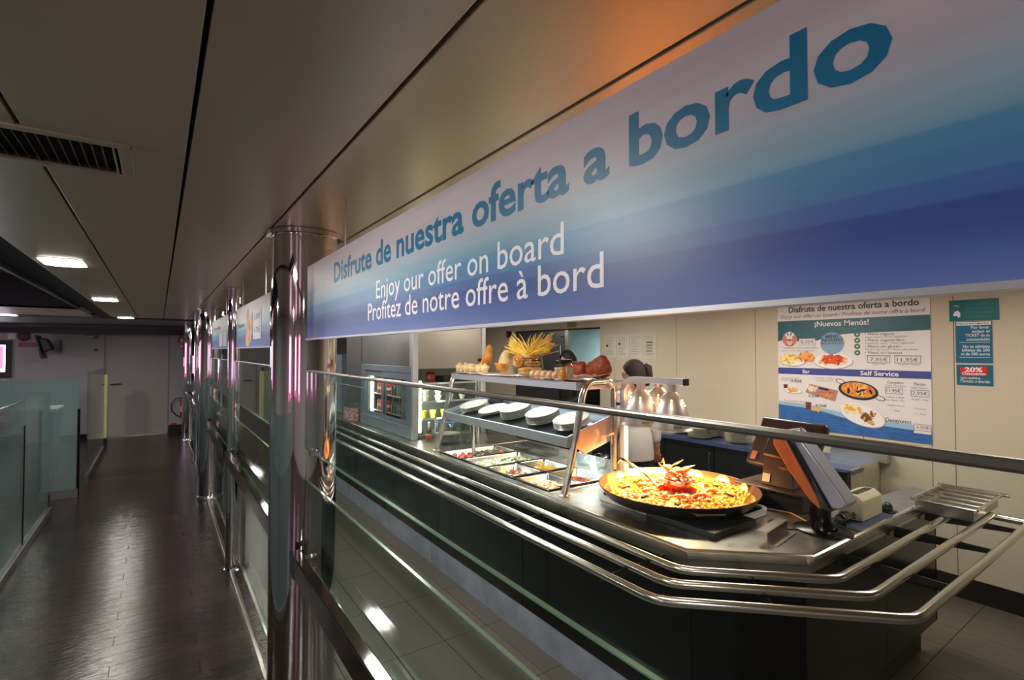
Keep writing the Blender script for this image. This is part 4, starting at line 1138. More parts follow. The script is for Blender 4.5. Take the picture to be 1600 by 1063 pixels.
# centre bouquet: red pepper cup with upright crayfish
MX, MY = 2.33, 1.765
MB().lathe([(0.045, 0.0), (0.066, 0.03), (0.068, 0.065), (0.06, 0.08), (0.05, 0.07), (0.03, 0.06), (0, 0.06)], (MX, MY, fz), 10, sx=1.0, sy=1.1).build('red_pepper_cup', mat('red_pepper', (206, 46, 22), 0.2, coat=0.5), None, smooth=True, ang=80, label='hollowed red pepper standing at the centre of the paella', cat='pepper')
for i in range(7):
    a = i * 0.9 + 0.3
    prawn((MX + 0.03 * math.cos(a), MY + 0.035 * math.sin(a), fz + 0.09 + 0.016 * (i % 3)), a, 1.05, 'orange prawn standing in the red pepper cup', 'prawns standing in the red pepper cup', up=-1.0 + 0.3 * (i % 3))
for i in range(9):
    a = i * 0.7
    p = (MX + 0.08 * math.cos(a) , MY + 0.08 * math.sin(a), fz + 0.012)
    wedge(MB(), p, 0.035, 0.012, 0.02, Matrix.Rotation(a, 4, 'Z') @ Matrix.Rotation(0.4, 4, 'Y')).build('pepper_strip', mat('red_pepper', (206, 46, 22), 0.2), None, smooth=True, label='red pepper strip lying round the foot of the pepper cup', cat='pepper', group='red pepper strips round the pepper cup')
bed('shredded_garnish', MX - 0.07, MX + 0.07, MY - 0.075, MY + 0.075, fz + 0.075, [(250, 236, 200), (240, 150, 60), (252, 244, 226)], 'pale shredded garnish heaped in the red pepper cup', n=90, s=0.011, hump=0.04, cat='garnish')
# serving spoon
sp = thing('serving_spoon', (2.3, 1.95, RZ), 'long-handled steel serving spoon resting in the paella', 'spoon')
MB().tube([(2.29, 2.135, 1.10), (2.30, 2.06, 1.082), (2.31, 1.96, 1.035), (2.315, 1.88, 0.985)], 0.006, 8).build('shaft', chrome, sp, smooth=True)
MB().tube([(2.275, 2.15, 1.075), (2.29, 2.135, 1.102), (2.295, 2.10, 1.094)], 0.009, 8).build('hook', chrome, sp, smooth=True)
MB().ball((2.318, 1.86, 0.978), 0.03, 0.045, 0.010, 14, 8).build('bowl', chrome, sp, smooth=True)
# heat lamp
hl = thing('heat_lamp', (2.36, 2.215, CZ), 'bent square-tube heat lamp stand with dome shades over the paella', 'lamp')


def sqpath(mb, pts, w):
    """square tube along a path in the plane x = const"""
    vs = []; m = len(pts)
    for i, p in enumerate(pts):
        p = Vector(p)
        d = (Vector(pts[min(i + 1, m - 1)]) - Vector(pts[max(i - 1, 0)])).normalized(); nrm = Vector((1, 0, 0)).cross(d)
        for (a, b) in ((-1, -1), (1, -1), (1, 1), (-1, 1)): vs.append(p + Vector((1, 0, 0)) * a * w / 2 + nrm * b * w / 2)
    fs = [(3, 2, 1, 0), tuple(range(4 * m - 4, 4 * m))]
    for i in range(m - 1): fs += [(4 * i + j, 4 * i + (j + 1) % 4, 4 * i + 4 + (j + 1) % 4, 4 * i + 4 + j) for j in range(4)]
    return mb.add(vs, fs)


LX = 2.37; AZ = 1.578
up_ = [(LX, 2.18, 1.075), (LX, 2.18, AZ - 0.09)] + [(LX, 2.09 + 0.09 * math.cos(math.radians(a)), AZ - 0.09 + 0.09 * math.sin(math.radians(a))) for a in (15, 30, 45, 60, 75, 90)] + [(LX, 1.735, AZ)]
sqpath(MB(), [(LX, 2.18, CZ + 0.004), (LX, 2.18, 1.072)], 0.040).build('lower_post', alu, hl, bevel=0.004)
sqpath(MB(), up_, 0.036).build('bent_arm', alu, hl, bevel=0.003, smooth=True, ang=30)
sqpath(MB(), [(LX, 1.735, AZ), (LX, 1.722, AZ)], 0.037).build('end_cap', black_plastic, hl)
MB().lathe([(0.035, 0), (0.035, 0.004)], (LX, 2.18, CZ), 24).build('foot_plate', alu, hl)
MB().tube([(LX - 0.03, 2.205, 1.42), (LX + 0.03, 2.205, 1.42)], 0.010, 8).build('clamp_knob', black_plastic, hl, smooth=True)
shade_m = mat('spun_aluminium', (214, 206, 202), 0.4, 0.7)
bulb_m = mat('heat_bulb', (255, 190, 120), 0.3, emit=(255, 178, 96), es=45)
sticker_m = mat('shade_label', (110, 150, 40), 0.5)  # plain green sticker colour


def shade(x, y, top=AZ - 0.018):
    prof = [(0.024, 0.0), (0.024, -0.035), (0.03, -0.04), (0.052, -0.062), (0.073, -0.10), (0.085, -0.15), (0.090, -0.205), (0.105, -0.213), (0.106, -0.217), (0.096, -0.216)]
    s = MB().lathe([(r * 1.1, z * 1.16) for r, z in prof][::-1], (x, y, top), 40, close=False, open0=True).build('dome_shade', shade_m, hl, smooth=True, ang=40)
    so = s.modifiers.new('thick', 'SOLIDIFY'); so.thickness = 0.002; so.offset = -1
    MB().ball((x, y, top - 0.135), 0.036, 0.036, 0.045, 16, 10).build('bulb', bulb_m, s, smooth=True)
    for rz in (-0.085, -0.099, -0.113):
        for a in (0.5, 1.6, 2.7, 3.7, 4.8, 5.9):
            rr = 1.1 * (0.0515 + (-(rz / 1.16) - 0.062) * 0.55) + 0.001
            MB().ball((x + rr * math.cos(a + 0.1), y + rr * math.sin(a + 0.1), top + rz), 0.0035, None, None, 6, 4).build('vent_glow', bulb_m, s)  # glowing beads stand in for bulb light through the vent holes
    MB().tube([(x + 0.0985 * math.cos(a), y + 0.0985 * math.sin(a), top - 0.226) for a in (3.9, 4.05, 4.2, 4.35)], 0.006, 5).build('sticker', sticker_m, s)
    l = area('heat_lamp_light', (x, y, top - 0.22), 0.12, 9, (1.0, 0.62, 0.28)); l.data.shape = 'DISK'; l.data.spread = math.radians(130)
    return s


shade(LX, 2.045); shade(LX, 1.825); shade(2.60, 2.10)
MB().box(LX + 0.0, 2.61, 2.09, 2.105, AZ - 0.03, AZ - 0.012).build('cross_arm', alu, hl)

# ------------------------------------------------------------------ cashier end
R0 = lambda ax, deg: Matrix.Rotation(math.radians(deg), 4, ax)
# POS terminal: slanted silver back with side painted in heat-lamp orange, curved foot
pos = thing('till_screen', (2.50, 1.13, CZ), 'slanted till screen with silver back and a side painted in heat-lamp orange on a dark curved foot', 'till')
side = [(1.292, 1.345), (1.255, 1.372), (1.19, 1.36), (1.02, 1.135), (0.985, 1.075), (1.0, 1.045), (1.055, 1.03), (1.085, 1.045), (1.20, 1.20), (1.27, 1.29)]
xa, xb = 2.43, 2.56
face = [(1.212, 1.366), (1.19, 1.372), (1.165, 1.362), (0.985, 1.125), (0.95, 1.075), (0.965, 1.045), (1.005, 1.03), (1.04, 1.06), (1.06, 1.11), (1.20, 1.345)]
body = [(1.225, 1.36), (1.20, 1.36), (1.03, 1.11), (1.0, 1.05), (1.06, 1.035), (1.11, 1.06), (1.225, 1.24), (1.262, 1.32)]
silver = mat('silver_plastic', (172, 172, 190), 0.3, 0.35)
orange = mat('lamp_tinted_plastic', (196, 96, 42), 0.4)  # orange of the heat lamp put into the colour of the side facing it
MB().prism([(1.23, 1.375), (1.195, 1.378), (0.995, 1.115), (0.975, 1.08), (1.0, 1.055), (1.04, 1.05)], xa + 0.02, xb, 'x').build('silver_back', silver, pos, bevel=0.008, smooth=True)
MB().prism([(1.245, 1.372), (1.225, 1.374), (1.035, 1.035), (1.07, 1.045), (1.10, 1.075), (1.25, 1.32)], xa + 0.008, xb - 0.01, 'x').build('dark_bezel', mat('dark_glass', (24, 24, 30), 0.1, coat=0.5), pos, bevel=0.004, smooth=True)
MB().prism([(1.262, 1.362), (1.245, 1.366), (1.09, 1.09), (1.075, 1.04), (1.12, 1.07), (1.215, 1.19), (1.285, 1.30), (1.285, 1.335)], xa, xb - 0.02, 'x').build('lamp_tinted_side', orange, pos, bevel=0.006, smooth=True)
MB().tube([(xa + 0.10 + 0.028 * math.cos(a), 1.183 + 0.014 * math.sin(a) * 1.0, 1.367 + 0.020 * math.sin(a)) for a in [2 * PI * j / 20 for j in range(20)]], 0.0022, 6, closed=True).build('ring_button', dark_metal, pos)
MB().tube([(2.53, 1.09, 1.10), (2.53, 1.12, 1.02), (2.53, 1.12, 0.96), (2.53, 1.11, 0.925)], 0.045, 16, rs=[0.05, 0.042, 0.046, 0.065]).build('neck', dark_metal, pos, smooth=True, ang=70)
MB().lathe([(0.125, 0.001), (0.125, 0.008), (0.10, 0.016), (0.04, 0.024), (0, 0.024)], (2.53, 1.11, CZ), 32, sx=0.8).build('round_foot', dark_metal, pos, smooth=True)
MB().lathe([(0.07, 0.001), (0.075, 0.004), (0.06, 0.008), (0, 0.01)], (2.47, 1.255, CZ), 24, sx=0.8).build('oval_dish', mat('brown_dish', (66, 44, 32), 0.3, coat=0.4), None, smooth=True, label='small brown oval dish by the foot of the silver till screen', cat='dish')
# second monitor with cash drawer behind
m2 = thing('cash_register', (2.95, 1.45, CZ), 'large dark cash register monitor seen from behind, on a vented base and drawer', 'cash register')
brn = mat('dark_brown_plastic', (40, 26, 22), 0.3, coat=0.3)
MB().box(2.70, 3.02, 1.28, 1.62, CZ + 0.002, CZ + 0.085).build('cash_drawer', black_plastic, m2, bevel=0.004)
MB().prism([(2.68, CZ + 0.088), (3.04, CZ + 0.088), (3.04, CZ + 0.10), (2.68, CZ + 0.10)], 1.26, 1.64, 'y').build('drawer_lid', mat('brown_plastic', (62, 44, 36), 0.4), m2, bevel=0.003)
MB().add([(2.74, 1.34, 1.016), (2.98, 1.34, 1.016), (2.98, 1.52, 1.016), (2.74, 1.52, 1.016), (2.80, 1.40, 1.22), (2.92, 1.40, 1.22), (2.92, 1.52, 1.22), (2.80, 1.52, 1.22)],
         [(0, 3, 2, 1), (4, 5, 6, 7), (0, 1, 5, 4), (1, 2, 6, 5), (2, 3, 7, 6), (3, 0, 4, 7)]).build('vented_base', mat('brown_plastic', (62, 44, 36), 0.4), m2, bevel=0.006)
for i in range(8):
    MB().obox(Matrix.Translation((2.765 + 0.0, 1.36 + 0.016 * i, 1.07)) @ R0('Y', 16), 0.004, 0.006, 0.07).build('vent_slot', black_plastic, m2)
MB().obox(Matrix.Translation((2.745, 1.49, 1.055)) @ R0('Y', 16), 0.004, 0.04, 0.045).build('sticker', mat('cream_sticker', (240, 214, 170), 0.5), m2)
M2 = Matrix.Translation((2.86, 1.44, 1.225)) @ R0('Z', -12) @ R0('Y', 30)
mb = MB(); mb.obox(M2, 0.045, 0.40, 0.30); mb.build('monitor_shell', brn, m2, bevel=0.018, seg=3, smooth=True)
MB().obox(M2 @ Matrix.Translation((0.026, 0, 0)), 0.006, 0.385, 0.285).build('screen', mat('screen_glass', (10, 10, 12), 0.05, coat=1), m2, bevel=0.003)
MB().obox(M2 @ Matrix.Translation((-0.035, 0.0, -0.02)), 0.05, 0.16, 0.16).build('rear_hump', brn, m2, bevel=0.015, smooth=True)
MB().obox(M2 @ Matrix.Translation((-0.026, 0.15, -0.10)), 0.004, 0.035, 0.05).build('sticker', mat('pink_sticker', (206, 160, 140), 0.5), m2)
# receipt printer
cream = mat('cream_plastic', (198, 188, 160), 0.5)
pr = thing('receipt_printer', (2.87, 1.11, CZ), 'cream receipt printer with sloping top beside the silver till screen', 'printer')
MB().prism([(1.045, CZ + 0.006), (1.045, CZ + 0.105), (1.075, CZ + 0.128), (1.12, CZ + 0.128), (1.155, CZ + 0.115), (1.155, CZ + 0.006)], 2.80, 3.03, 'x').build('housing', cream, pr, bevel=0.006)
MB().box(2.83, 3.0, 1.08, 1.11, CZ + 0.1285, CZ + 0.131).build('paper_slot', black_plastic, pr)
MB().box(2.795, 2.80, 1.06, 1.14, CZ + 0.01, CZ + 0.09).build('end_cover', mat('cream_end', (186, 182, 152), 0.55), pr)
MB().box(2.66, 3.14, 1.0, 1.165, CZ + 0.001, CZ + 0.005).build('counter_mat', mat('blue_mat', (52, 60, 86), 0.7), None, label='thin dark-blue mat under the cream receipt printer', cat='mat')
cr = thing('card_reader', (3.10, 1.035, CZ + 0.006), 'small black rounded gadget on the blue mat beside the printer', 'card reader')
MB().ball((3.09, 1.045, CZ + 0.026), 0.032, 0.024, 0.030, 16, 10).build('body', black_plastic, cr, smooth=True)
MB().box(3.06, 3.12, 1.012, 1.045, CZ + 0.0065, CZ + 0.014).build('foot', black_plastic, cr, bevel=0.003)
cab = thing('cable_tangle', (2.7, 1.12, CZ), 'tangled dark cables behind the foot of the silver till screen', 'cable')
random.seed(2)
for i in range(6):
    a0 = random.random() * 6; pts = [(2.70 + 0.05 * math.cos(a0 + j * 0.7) + 0.012 * i, 1.10 + 0.035 * math.sin(a0 + j * 0.9), CZ + 0.012 + 0.006 * (j % 3) + 0.004 * i) for j in range(10)]
    MB().tube(pts, 0.004, 6).build('cable', black_plastic, cab, smooth=True)
MB().tube([(2.55, 1.62, CZ + 0.006), (2.62, 1.45, CZ + 0.008), (2.66, 1.32, CZ + 0.006), (2.60, 1.22, CZ + 0.006), (2.56, 1.17, CZ + 0.006)], 0.004, 6).build('power_cable', mat('tan_cable', (150, 110, 80), 0.4), None, smooth=True, label='thin tan cable looping from the cash drawer to the silver till screen', cat='cable')
br = thing('angle_bracket', (2.26, 1.19, CZ), 'L-shaped steel angle standing near the slanted corner of the worktop', 'bracket')
Mb = Matrix.Translation((2.275, 1.187, CZ + 0.0)) @ R0('Z', 8)
MB().obox(Mb @ Matrix.Translation((0, 0, 0.026)), 0.24, 0.004, 0.05).build('upright_flange', steel, br)
MB().obox(Mb @ Matrix.Translation((0, 0.022, 0.0505)), 0.24, 0.04, 0.003).build('top_flange', steel, br)
MB().obox(Mb @ Matrix.Translation((0, -0.02, 0.0025)), 0.24, 0.04, 0.003).build('foot_flange', steel, br)

# ------------------------------------------------------------------ back counter and plates
bc = thing('back_counter', (4.5, 2.7, 0), 'dark back counter with blue top along the poster wall', 'counter')
BZ = 0.88
MB().box(4.32, XW - 0.003, 1.64, 4.68, BZ - 0.035, BZ).build('blue_top', blue_top, bc, bevel=0.003)
MB().box(4.37, XW - 0.003, 1.70, 4.66, 0.1, BZ - 0.036).build('carcass', mat('carcass_black', (20, 20, 22), 0.5), bc)
for i, (a, b) in enumerate(((1.72, 2.28), (2.29, 2.86), (2.87, 3.44), (3.45, 4.04), (4.05, 4.64))):
    d = MB().box(4.35, 4.369, a, b, 0.14, BZ - 0.05).build('door', mat('dark_door', (30, 29, 31), 0.3, noise=0.1, nscale=20), bc, bevel=0.003)
    MB().tube([(4.348, a + 0.04, 0.55), (4.33, a + 0.04, 0.56), (4.33, a + 0.04, 0.76), (4.348, a + 0.04, 0.77)], 0.006, 6).build('handle', steel, d, smooth=True)
MB().box(4.40, XW - 0.003, 1.70, 4.66, 0.0, 0.10).build('plinth', black_plastic, bc)
MB().box(4.32, 4.34, 1.64, 4.68, BZ, BZ + 0.004).build('front_trim', steel, bc)
MB().box(4.60, XW - 0.004, 1.55, 1.95, BZ + 0.001, BZ + 0.075).build('steel_upstand', steel, None, label='low steel upstand on the right end of the blue back counter', cat='upstand')
# hanging pale cloth at the end
cl = MB(); vs = []; nu, nv = 16, 8
for i in range(nu + 1):
    for j in range(nv + 1):
        u = i / nu; v = j / nv
        vs.append((4.14 + 0.50 * u, 1.615 - 0.03 * v * math.sin(u * 3) + 0.014 * math.sin(u * 22) * v, BZ + 0.012 - 0.62 * v * (0.55 + 0.45 * u)))
cl.add(vs, [(i * (nv + 1) + j, (i + 1) * (nv + 1) + j, (i + 1) * (nv + 1) + j + 1, i * (nv + 1) + j + 1) for i in range(nu) for j in range(nv)])
o = cl.build('hanging_cloth', mat('pale_cloth', (176, 166, 140), 0.8, noise=0.1, nscale=20), None, smooth=True, ang=80, label='pale cloth draped over the right end of the blue back counter', cat='cloth')
so = o.modifiers.new('thick', 'SOLIDIFY'); so.thickness = 0.004
MB().tube([(4.12, 1.62, 0.002), (4.12, 1.62, BZ)], 0.014, 10).build('cloth_post', rail_steel, None, smooth=True, label='steel post carrying the pale cloth beside the back counter', cat='post')
MB().box(4.12, 4.319, 1.60, 1.96, BZ - 0.02, BZ).build('drop_leaf', blue_top, None, label='blue flap projecting at the right end of the back counter', cat='shelf')
# wall-counter plates
grp = {0: 'left rear', 1: 'left front', 2: 'middle', 3: 'right'}
pos_ = [(4.56, 3.37, 5, 0.12), (4.43, 3.07, 8, 0.118), (4.60, 3.06, 7, 0.118), (4.50, 2.70, 8, 0.118)]
for s_, (x, y, n_, r) in enumerate(pos_):
    for k in range(n_):
        lab = ('topmost white plate of the %s stack on the blue back counter' if k == n_ - 1 else 'white plate lower in the %s stack on the blue back counter') % grp[s_]
        put_plate((x, y, BZ + 0.0045 + 0.0115 * k), (0, 0, 0), lab, 'plates in the %s stack on the back counter' % grp[s_])

# ------------------------------------------------------------------ tall fridge unit at the far end of the worktop
FX = 1.945
fr = thing('display_fridge', (2.3, 5.1, CZ), 'tall steel drinks fridge with grey sliding glass doors on the worktop', 'fridge')
gb = mat('grey_blue_frame', (128, 142, 152), 0.35, 0.3)
y0, y1 = 4.40, 5.86
MB().box(FX + 0.03, 2.72, y1 - 0.02, y1, CZ + 0.002, 2.24).build('end_panel', steel, fr)
MB().box(FX, 2.0, y0, y0 + 0.045, CZ + 0.002, 2.24).build('corner_post', alu, fr, bevel=0.003)
MB().box(FX, FX + 0.03, y0 + 0.045, y1, 1.60, 2.24).build('upper_panel', steel, fr)
MB().box(FX - 0.006, FX + 0.03, y0 + 0.05, y0 + 0.065, 1.60, 2.24).build('upper_trim', alu, fr)
MB().box(FX, FX + 0.03, y1 - 0.015, y1, 1.60, 2.24).build('upper_trim', alu, fr)
MB().box(FX - 0.004, FX + 0.03, y0 + 0.045, y1, CZ + 0.002, 1.03).build('lower_rail', gb, fr, bevel=0.004)
MB().box(FX - 0.004, FX + 0.03, y0 + 0.045, y1, 1.535, 1.60).build('upper_rail', gb, fr, bevel=0.004)
MB().box(FX - 0.004, FX + 0.03, y0 + 0.045, y0 + 0.12, 1.03, 1.535).build('side_stile', gb, fr)
MB().box(FX - 0.004, FX + 0.03, y1 - 0.14, y1, 1.03, 1.535).build('side_stile', gb, fr)
for (a, b, x, h) in ((5.14, 5.74, FX + 0.02, False), (4.50, 5.22, FX + 0.004, True)):
    d = MB().box(x, x + 0.012, a, a + 0.05, 1.03, 1.535).box(x, x + 0.012, b - 0.05, b, 1.03, 1.535).box(x, x + 0.012, a + 0.05, b - 0.05, 1.03, 1.075).box(x, x + 0.012, a + 0.05, b - 0.05, 1.47, 1.535).build('sliding_door', gb, fr, bevel=0.002)
    MB().box(x + 0.004, x + 0.007, a + 0.05, b - 0.05, 1.075, 1.47).build('door_glass', glass, d)
    if h: MB().box(x - 0.006, x, a + 0.015, a + 0.028, 1.15, 1.40).build('finger_pull', black_plastic, d)
MB().box(2.68, 2.70, 4.78, y1 - 0.02, CZ + 0.01, 1.62).box(FX + 0.04, 2.68, 4.76, 4.775, CZ + 0.01, 1.62).box(FX + 0.04, 2.68, 4.78, y1 - 0.02, 1.6, 1.62).build('inner_liner', mat('fridge_liner', (70, 74, 78), 0.4), fr)
tub = mat('fridge_tube', (255, 255, 240), 0.4, emit=(255, 255, 228), es=7)
MB().tube([(FX + 0.07, y1 - 0.17, 1.05), (FX + 0.07, y1 - 0.17, 1.5)], 0.018, 8).build('fridge_tube', tub, fr)
for z in (1.08, 1.27):
    MB().box(FX + 0.09, 2.6, 4.8, y1 - 0.05, z - 0.006, z).build('wire_shelf', alu, fr)
# right-hand open compartment facing the camera
MB().box(2.0, 2.02, y0 + 0.03, 4.76, CZ + 0.002, 1.58).box(2.70, 2.72, y0 + 0.03, 4.76, CZ + 0.002, 1.58).box(2.02, 2.70, 4.74, 4.76, CZ + 0.002, 1.58).box(2.0, 2.72, y0 + 0.03, 4.76, CZ + 0.002, CZ + 0.03).build('open_compartment', mat('compartment_grey', (120, 124, 118), 0.35, 0.5), fr)
MB().box(2.0, 2.72, y0 + 0.01, y0 + 0.03, 1.58, 2.24).build('header_panel', steel, fr)
MB().box(2.70, 2.745, y0, y0 + 0.045, CZ + 0.002, 2.24).build('corner_post', alu, fr, bevel=0.003)
MB().tube([(2.045, y0 + 0.06, 0.97), (2.045, y0 + 0.06, 1.46)], 0.015, 8).build('fridge_tube', tub, fr)
area('fridge_glow', (2.12, y0 + 0.10, 1.22), 0.4, 2.2, (1.0, 1.0, 0.9), rot=(PI / 2, 0, math.radians(-35)), sy=0.4)
area('fridge_glow', (2.05, 5.3, 1.45), 0.3, 1.5, (1.0, 1.0, 0.92), sy=0.9)
for z in (1.10, 1.265, 1.44):
    MB().box(2.06, 2.69, y0 + 0.04, 4.74, z - 0.006, z).build('glass_shelf', alu if z > 1.4 else glass, fr)
    MB().box(2.06, 2.69, y0 + 0.035, y0 + 0.04, z - 0.012, z + 0.004).build('shelf_edge', alu, fr)
cupw = mat('white_cup', (214, 222, 190), 0.35); cupy = mat('yellow_dessert', (238, 208, 60), 0.4)


def cup(x, y, z, lab, grp_, yellow=False, r=0.036, h=0.05):
    t = thing('dessert_cup', (x, y, z), lab, 'cup', grp_)
    MB().lathe([(r * 0.6, 0.001), (r * 0.72, h * 0.4), (r, h), (r * 0.92, h), (r * 0.6, h * 0.4), (0, h * 0.35)], (x, y, z), 18).build('bowl', cupy if yellow else cupw, t, smooth=True, ang=50)
    MB().lathe([(r * 0.9, h * 0.86), (r * 0.7, h * 0.98), (0, h * 1.02)], (x, y, z), 18).build('filling', mat('cream_filling', (240, 236, 210), 0.4) if not yellow else mat('custard', (244, 220, 110), 0.4), t, smooth=True)


for i in range(4):
    x = 2.12 + 0.135 * i
    cup(x, y0 + 0.10, 1.266, 'white dessert cup, lower of a pair on the upper glass shelf', 'lower white cups on the upper glass shelf')
    cup(x, y0 + 0.10, 1.318, 'white dessert cup, upper of a pair on the upper glass shelf', 'upper white cups on the upper glass shelf')
for i in range(5):
    cup(2.10 + 0.11 * i, y0 + 0.10 + 0.02 * (i % 2), 1.101, 'yellow custard cup on the lower glass shelf', 'yellow custard cups on the lower glass shelf', True, 0.034, 0.07)
MB().lathe([(0.03, 0.001), (0.05, 0.03), (0.052, 0.08), (0.03, 0.10), (0, 0.10)], (2.20, y0 + 0.15, 1.441), 20).build('red_jar', mat('dark_red', (130, 34, 22), 0.3, coat=0.5), None, smooth=True, label='dark red round jar on the top shelf of the open compartment', cat='jar')
MB().box(2.30, 2.62, y0 + 0.06, y0 + 0.25, 1.441, 1.50).build('black_tray', black_plastic, None, bevel=0.004, label='black tray on the top shelf of the open compartment', cat='tray')
for i in range(7):
    t = thing('glass_bottle', (2.08 + 0.09 * i, y0 + 0.12, CZ + 0.031), 'small clear bottle on the floor of the open compartment', 'bottle', 'small clear bottles in the open compartment')
    MB().lathe([(0.022, 0.001), (0.024, 0.05), (0.012, 0.08), (0.012, 0.10)], tuple(t.location), 14).build('bottle_body', mat('amber_glass', (60, 50, 30), 0.1, coat=0.8), t, smooth=True)
    MB().lathe([(0.013, 0.10), (0.013, 0.112), (0, 0.113)], tuple(t.location), 12).build('cap', alu, t)
# drinks in the fridge
canr = mat('red_can', (206, 30, 24), 0.25, 0.4)
for r_i, z in enumerate((1.081, 1.271)):
    for i in range(4):
        y = 5.62 - 0.085 * i
        t = thing('red_can', (2.09, y, z), 'red drinks can beside the lit tube, %s fridge shelf' % ('lower', 'upper')[r_i], 'can', 'red cans on the %s fridge shelf' % ('lower', 'upper')[r_i])
        MB().lathe([(0.028, 0), (0.033, 0.008), (0.033, 0.105), (0.026, 0.118), (0, 0.117)], (2.09, y, z), 18).build('can_body', canr, t, smooth=True)
        MB().lathe([(0.0334, 0.045), (0.0334, 0.075)], (2.09, y, z), 18).build('label_band', white_paint, t)
    for i in range(8):
        y = 5.22 - 0.08 * i
        t = thing('drink_bottle', (2.09, y, z), 'dark bottle behind the right sliding door, %s fridge shelf' % ('lower', 'upper')[r_i], 'bottle', 'dark bottles on the %s fridge shelf' % ('lower', 'upper')[r_i])
        MB().lathe([(0.028, 0.001), (0.03, 0.08), (0.012, 0.12), (0.012, 0.15)], (2.09, y, z), 14).build('bottle_body', mat('bottle_%d' % (i % 3), ((60, 44, 24), (30, 50, 34), (90, 86, 80))[i % 3], 0.12, coat=0.8), t, smooth=True)
        MB().lathe([(0.014, 0.15), (0.014, 0.165), (0, 0.166)], (2.09, y, z), 12).build('cap', mat('gold_cap', (190, 160, 70), 0.3, 0.8), t)
# steel column left of it and further units
MB().box(FX + 0.02, 2.4, 5.90, 6.50, CZ + 0.002, 2.24).build('steel_cabinet', steel, None, bevel=0.003, label='plain steel cabinet standing left of the drinks fridge', cat='cabinet')
nd = thing('napkin_box', (1.90, 6.2, CZ), 'red patterned box with clear top at the left end of the worktop', 'box')
MB().box(1.86, 1.96, 5.99, 6.26, CZ + 0.002, CZ + 0.15).build('carton', mat('red_pattern', (142, 52, 50), 0.5, rgb2=(208, 190, 186), nscale=34, noise=0.2), nd, bevel=0.003)
MB().box(1.865, 1.955, 6.0, 6.25, CZ + 0.151, CZ + 0.20).build('clear_cover', thin_plastic, nd, bevel=0.01)
MB().box(2.02, 2.4, 6.9, 7.9, CZ + 0.002, 1.7).build('grey_cabinet', gb, None, bevel=0.006, label='grey-blue cabinet far along the worktop, seen past the column', cat='cabinet')
# clear stack of bowls between fridge and gantry
bw = thing('bowl_stack_cover', (2.19, 4.15, CZ), 'stack of pale bowls under a clear cover with a blue rim, left of the gantry', 'bowls')
for k in range(6):
    MB().lathe([(0.05, 0.001 + 0.013 * k), (0.10, 0.012 + 0.013 * k), (0.115, 0.02 + 0.013 * k), (0.10, 0.016 + 0.013 * k), (0, 0.01 + 0.013 * k)], (2.17, 4.12, CZ + 0.002), 28).build('bowl', plate_m, bw, smooth=True)
MB().lathe([(0.125, 0.0), (0.12, 0.17), (0.115, 0.19)], (2.17, 4.12, CZ + 0.002), 28, close=True).build('clear_cover', thin_plastic, bw, smooth=True)
MB().tube([(2.17 + 0.12 * math.cos(a), 4.12 + 0.12 * math.sin(a), CZ + 0.20) for a in [2 * PI * j / 28 for j in range(28)]], 0.006, 6, closed=True).build('blue_rim', mat('blue_rim', (90, 150, 210), 0.3), bw, smooth=True)
o = MB().lathe([(0.09, 0.0), (0.085, 0.16), (0.08, 0.165), (0, 0.17)], (2.42, 4.0, CZ + 0.002), 28).build('clear_bucket', thin_plastic, None, smooth=True, label='clear upturned bucket behind the stack of covered bowls', cat='bucket')
MB().ball((2.09, 4.36, CZ + 0.03), 0.03, 0.03, 0.026, 14, 8).build('tomato', tom, None, smooth=True, label='lone tomato at the foot of the lit compartment', cat='tomato')

# ------------------------------------------------------------------ wall poster
pw = mat('poster_white', (226, 224, 226), 0.4); pteal = mat('poster_teal', (22, 92, 112), 0.4); pblue = mat('poster_blue', (58, 72, 150), 0.4)
gtx = mat('poster_grey_text', (96, 98, 106), 0.5); dtx = mat('poster_dark_text', (48, 50, 62), 0.5)
po = thing('menu_poster', (XW, 1.86, 1.6), 'large menu poster with food pictures headed Disfrute de nuestra oferta a bordo', 'poster')
PW_, PZ0, PZ1 = 1.125, 1.06, 2.18
pf_ = wallface(XW - 0.006, 2.418, 0.0)
MB().box(XW - 0.006, XW - 0.001, 2.418 - PW_, 2.418, PZ0, PZ1).build('sheet', pw, po)


def blob(poly, d, m, nm, lab=None, fnn=None, par=None):
    mb = MB(); flat(mb, fnn or pf_, poly, d); return mb.build(nm, m, par or po, label=lab)


def txt(items, m, lab=None, fnn=None, par=None, d=0.002, bold=0.0, italic=0.0):
    for (s_, u0, u1, v, h) in items:
        if h > 0.04 and ' ' in s_:
            words(s_, u0, u1, v, h, fnn or pf_, m, par or po, bold=bold, italic=italic, d=d, label=lab); continue
        mb = MB(); letters(mb, s_, u0, u1, v, h, fnn or pf_, bold=bold, italic=italic, d=d)
        mb.build('lettering', m, par or po, label=lab)


blob([(0, 2.02), (PW_, 2.02), (PW_, 1.905), (0.62, 1.895), (0.50, 1.885), (0.42, 1.87), (0.34, 1.84), (0.20, 1.83), (0.08, 1.862), (0, 1.835)], 0.0006, pteal, 'teal_band')
blob(rect(0, 1.54, PW_, 1.597), 0.0006, pblue, 'blue_band')
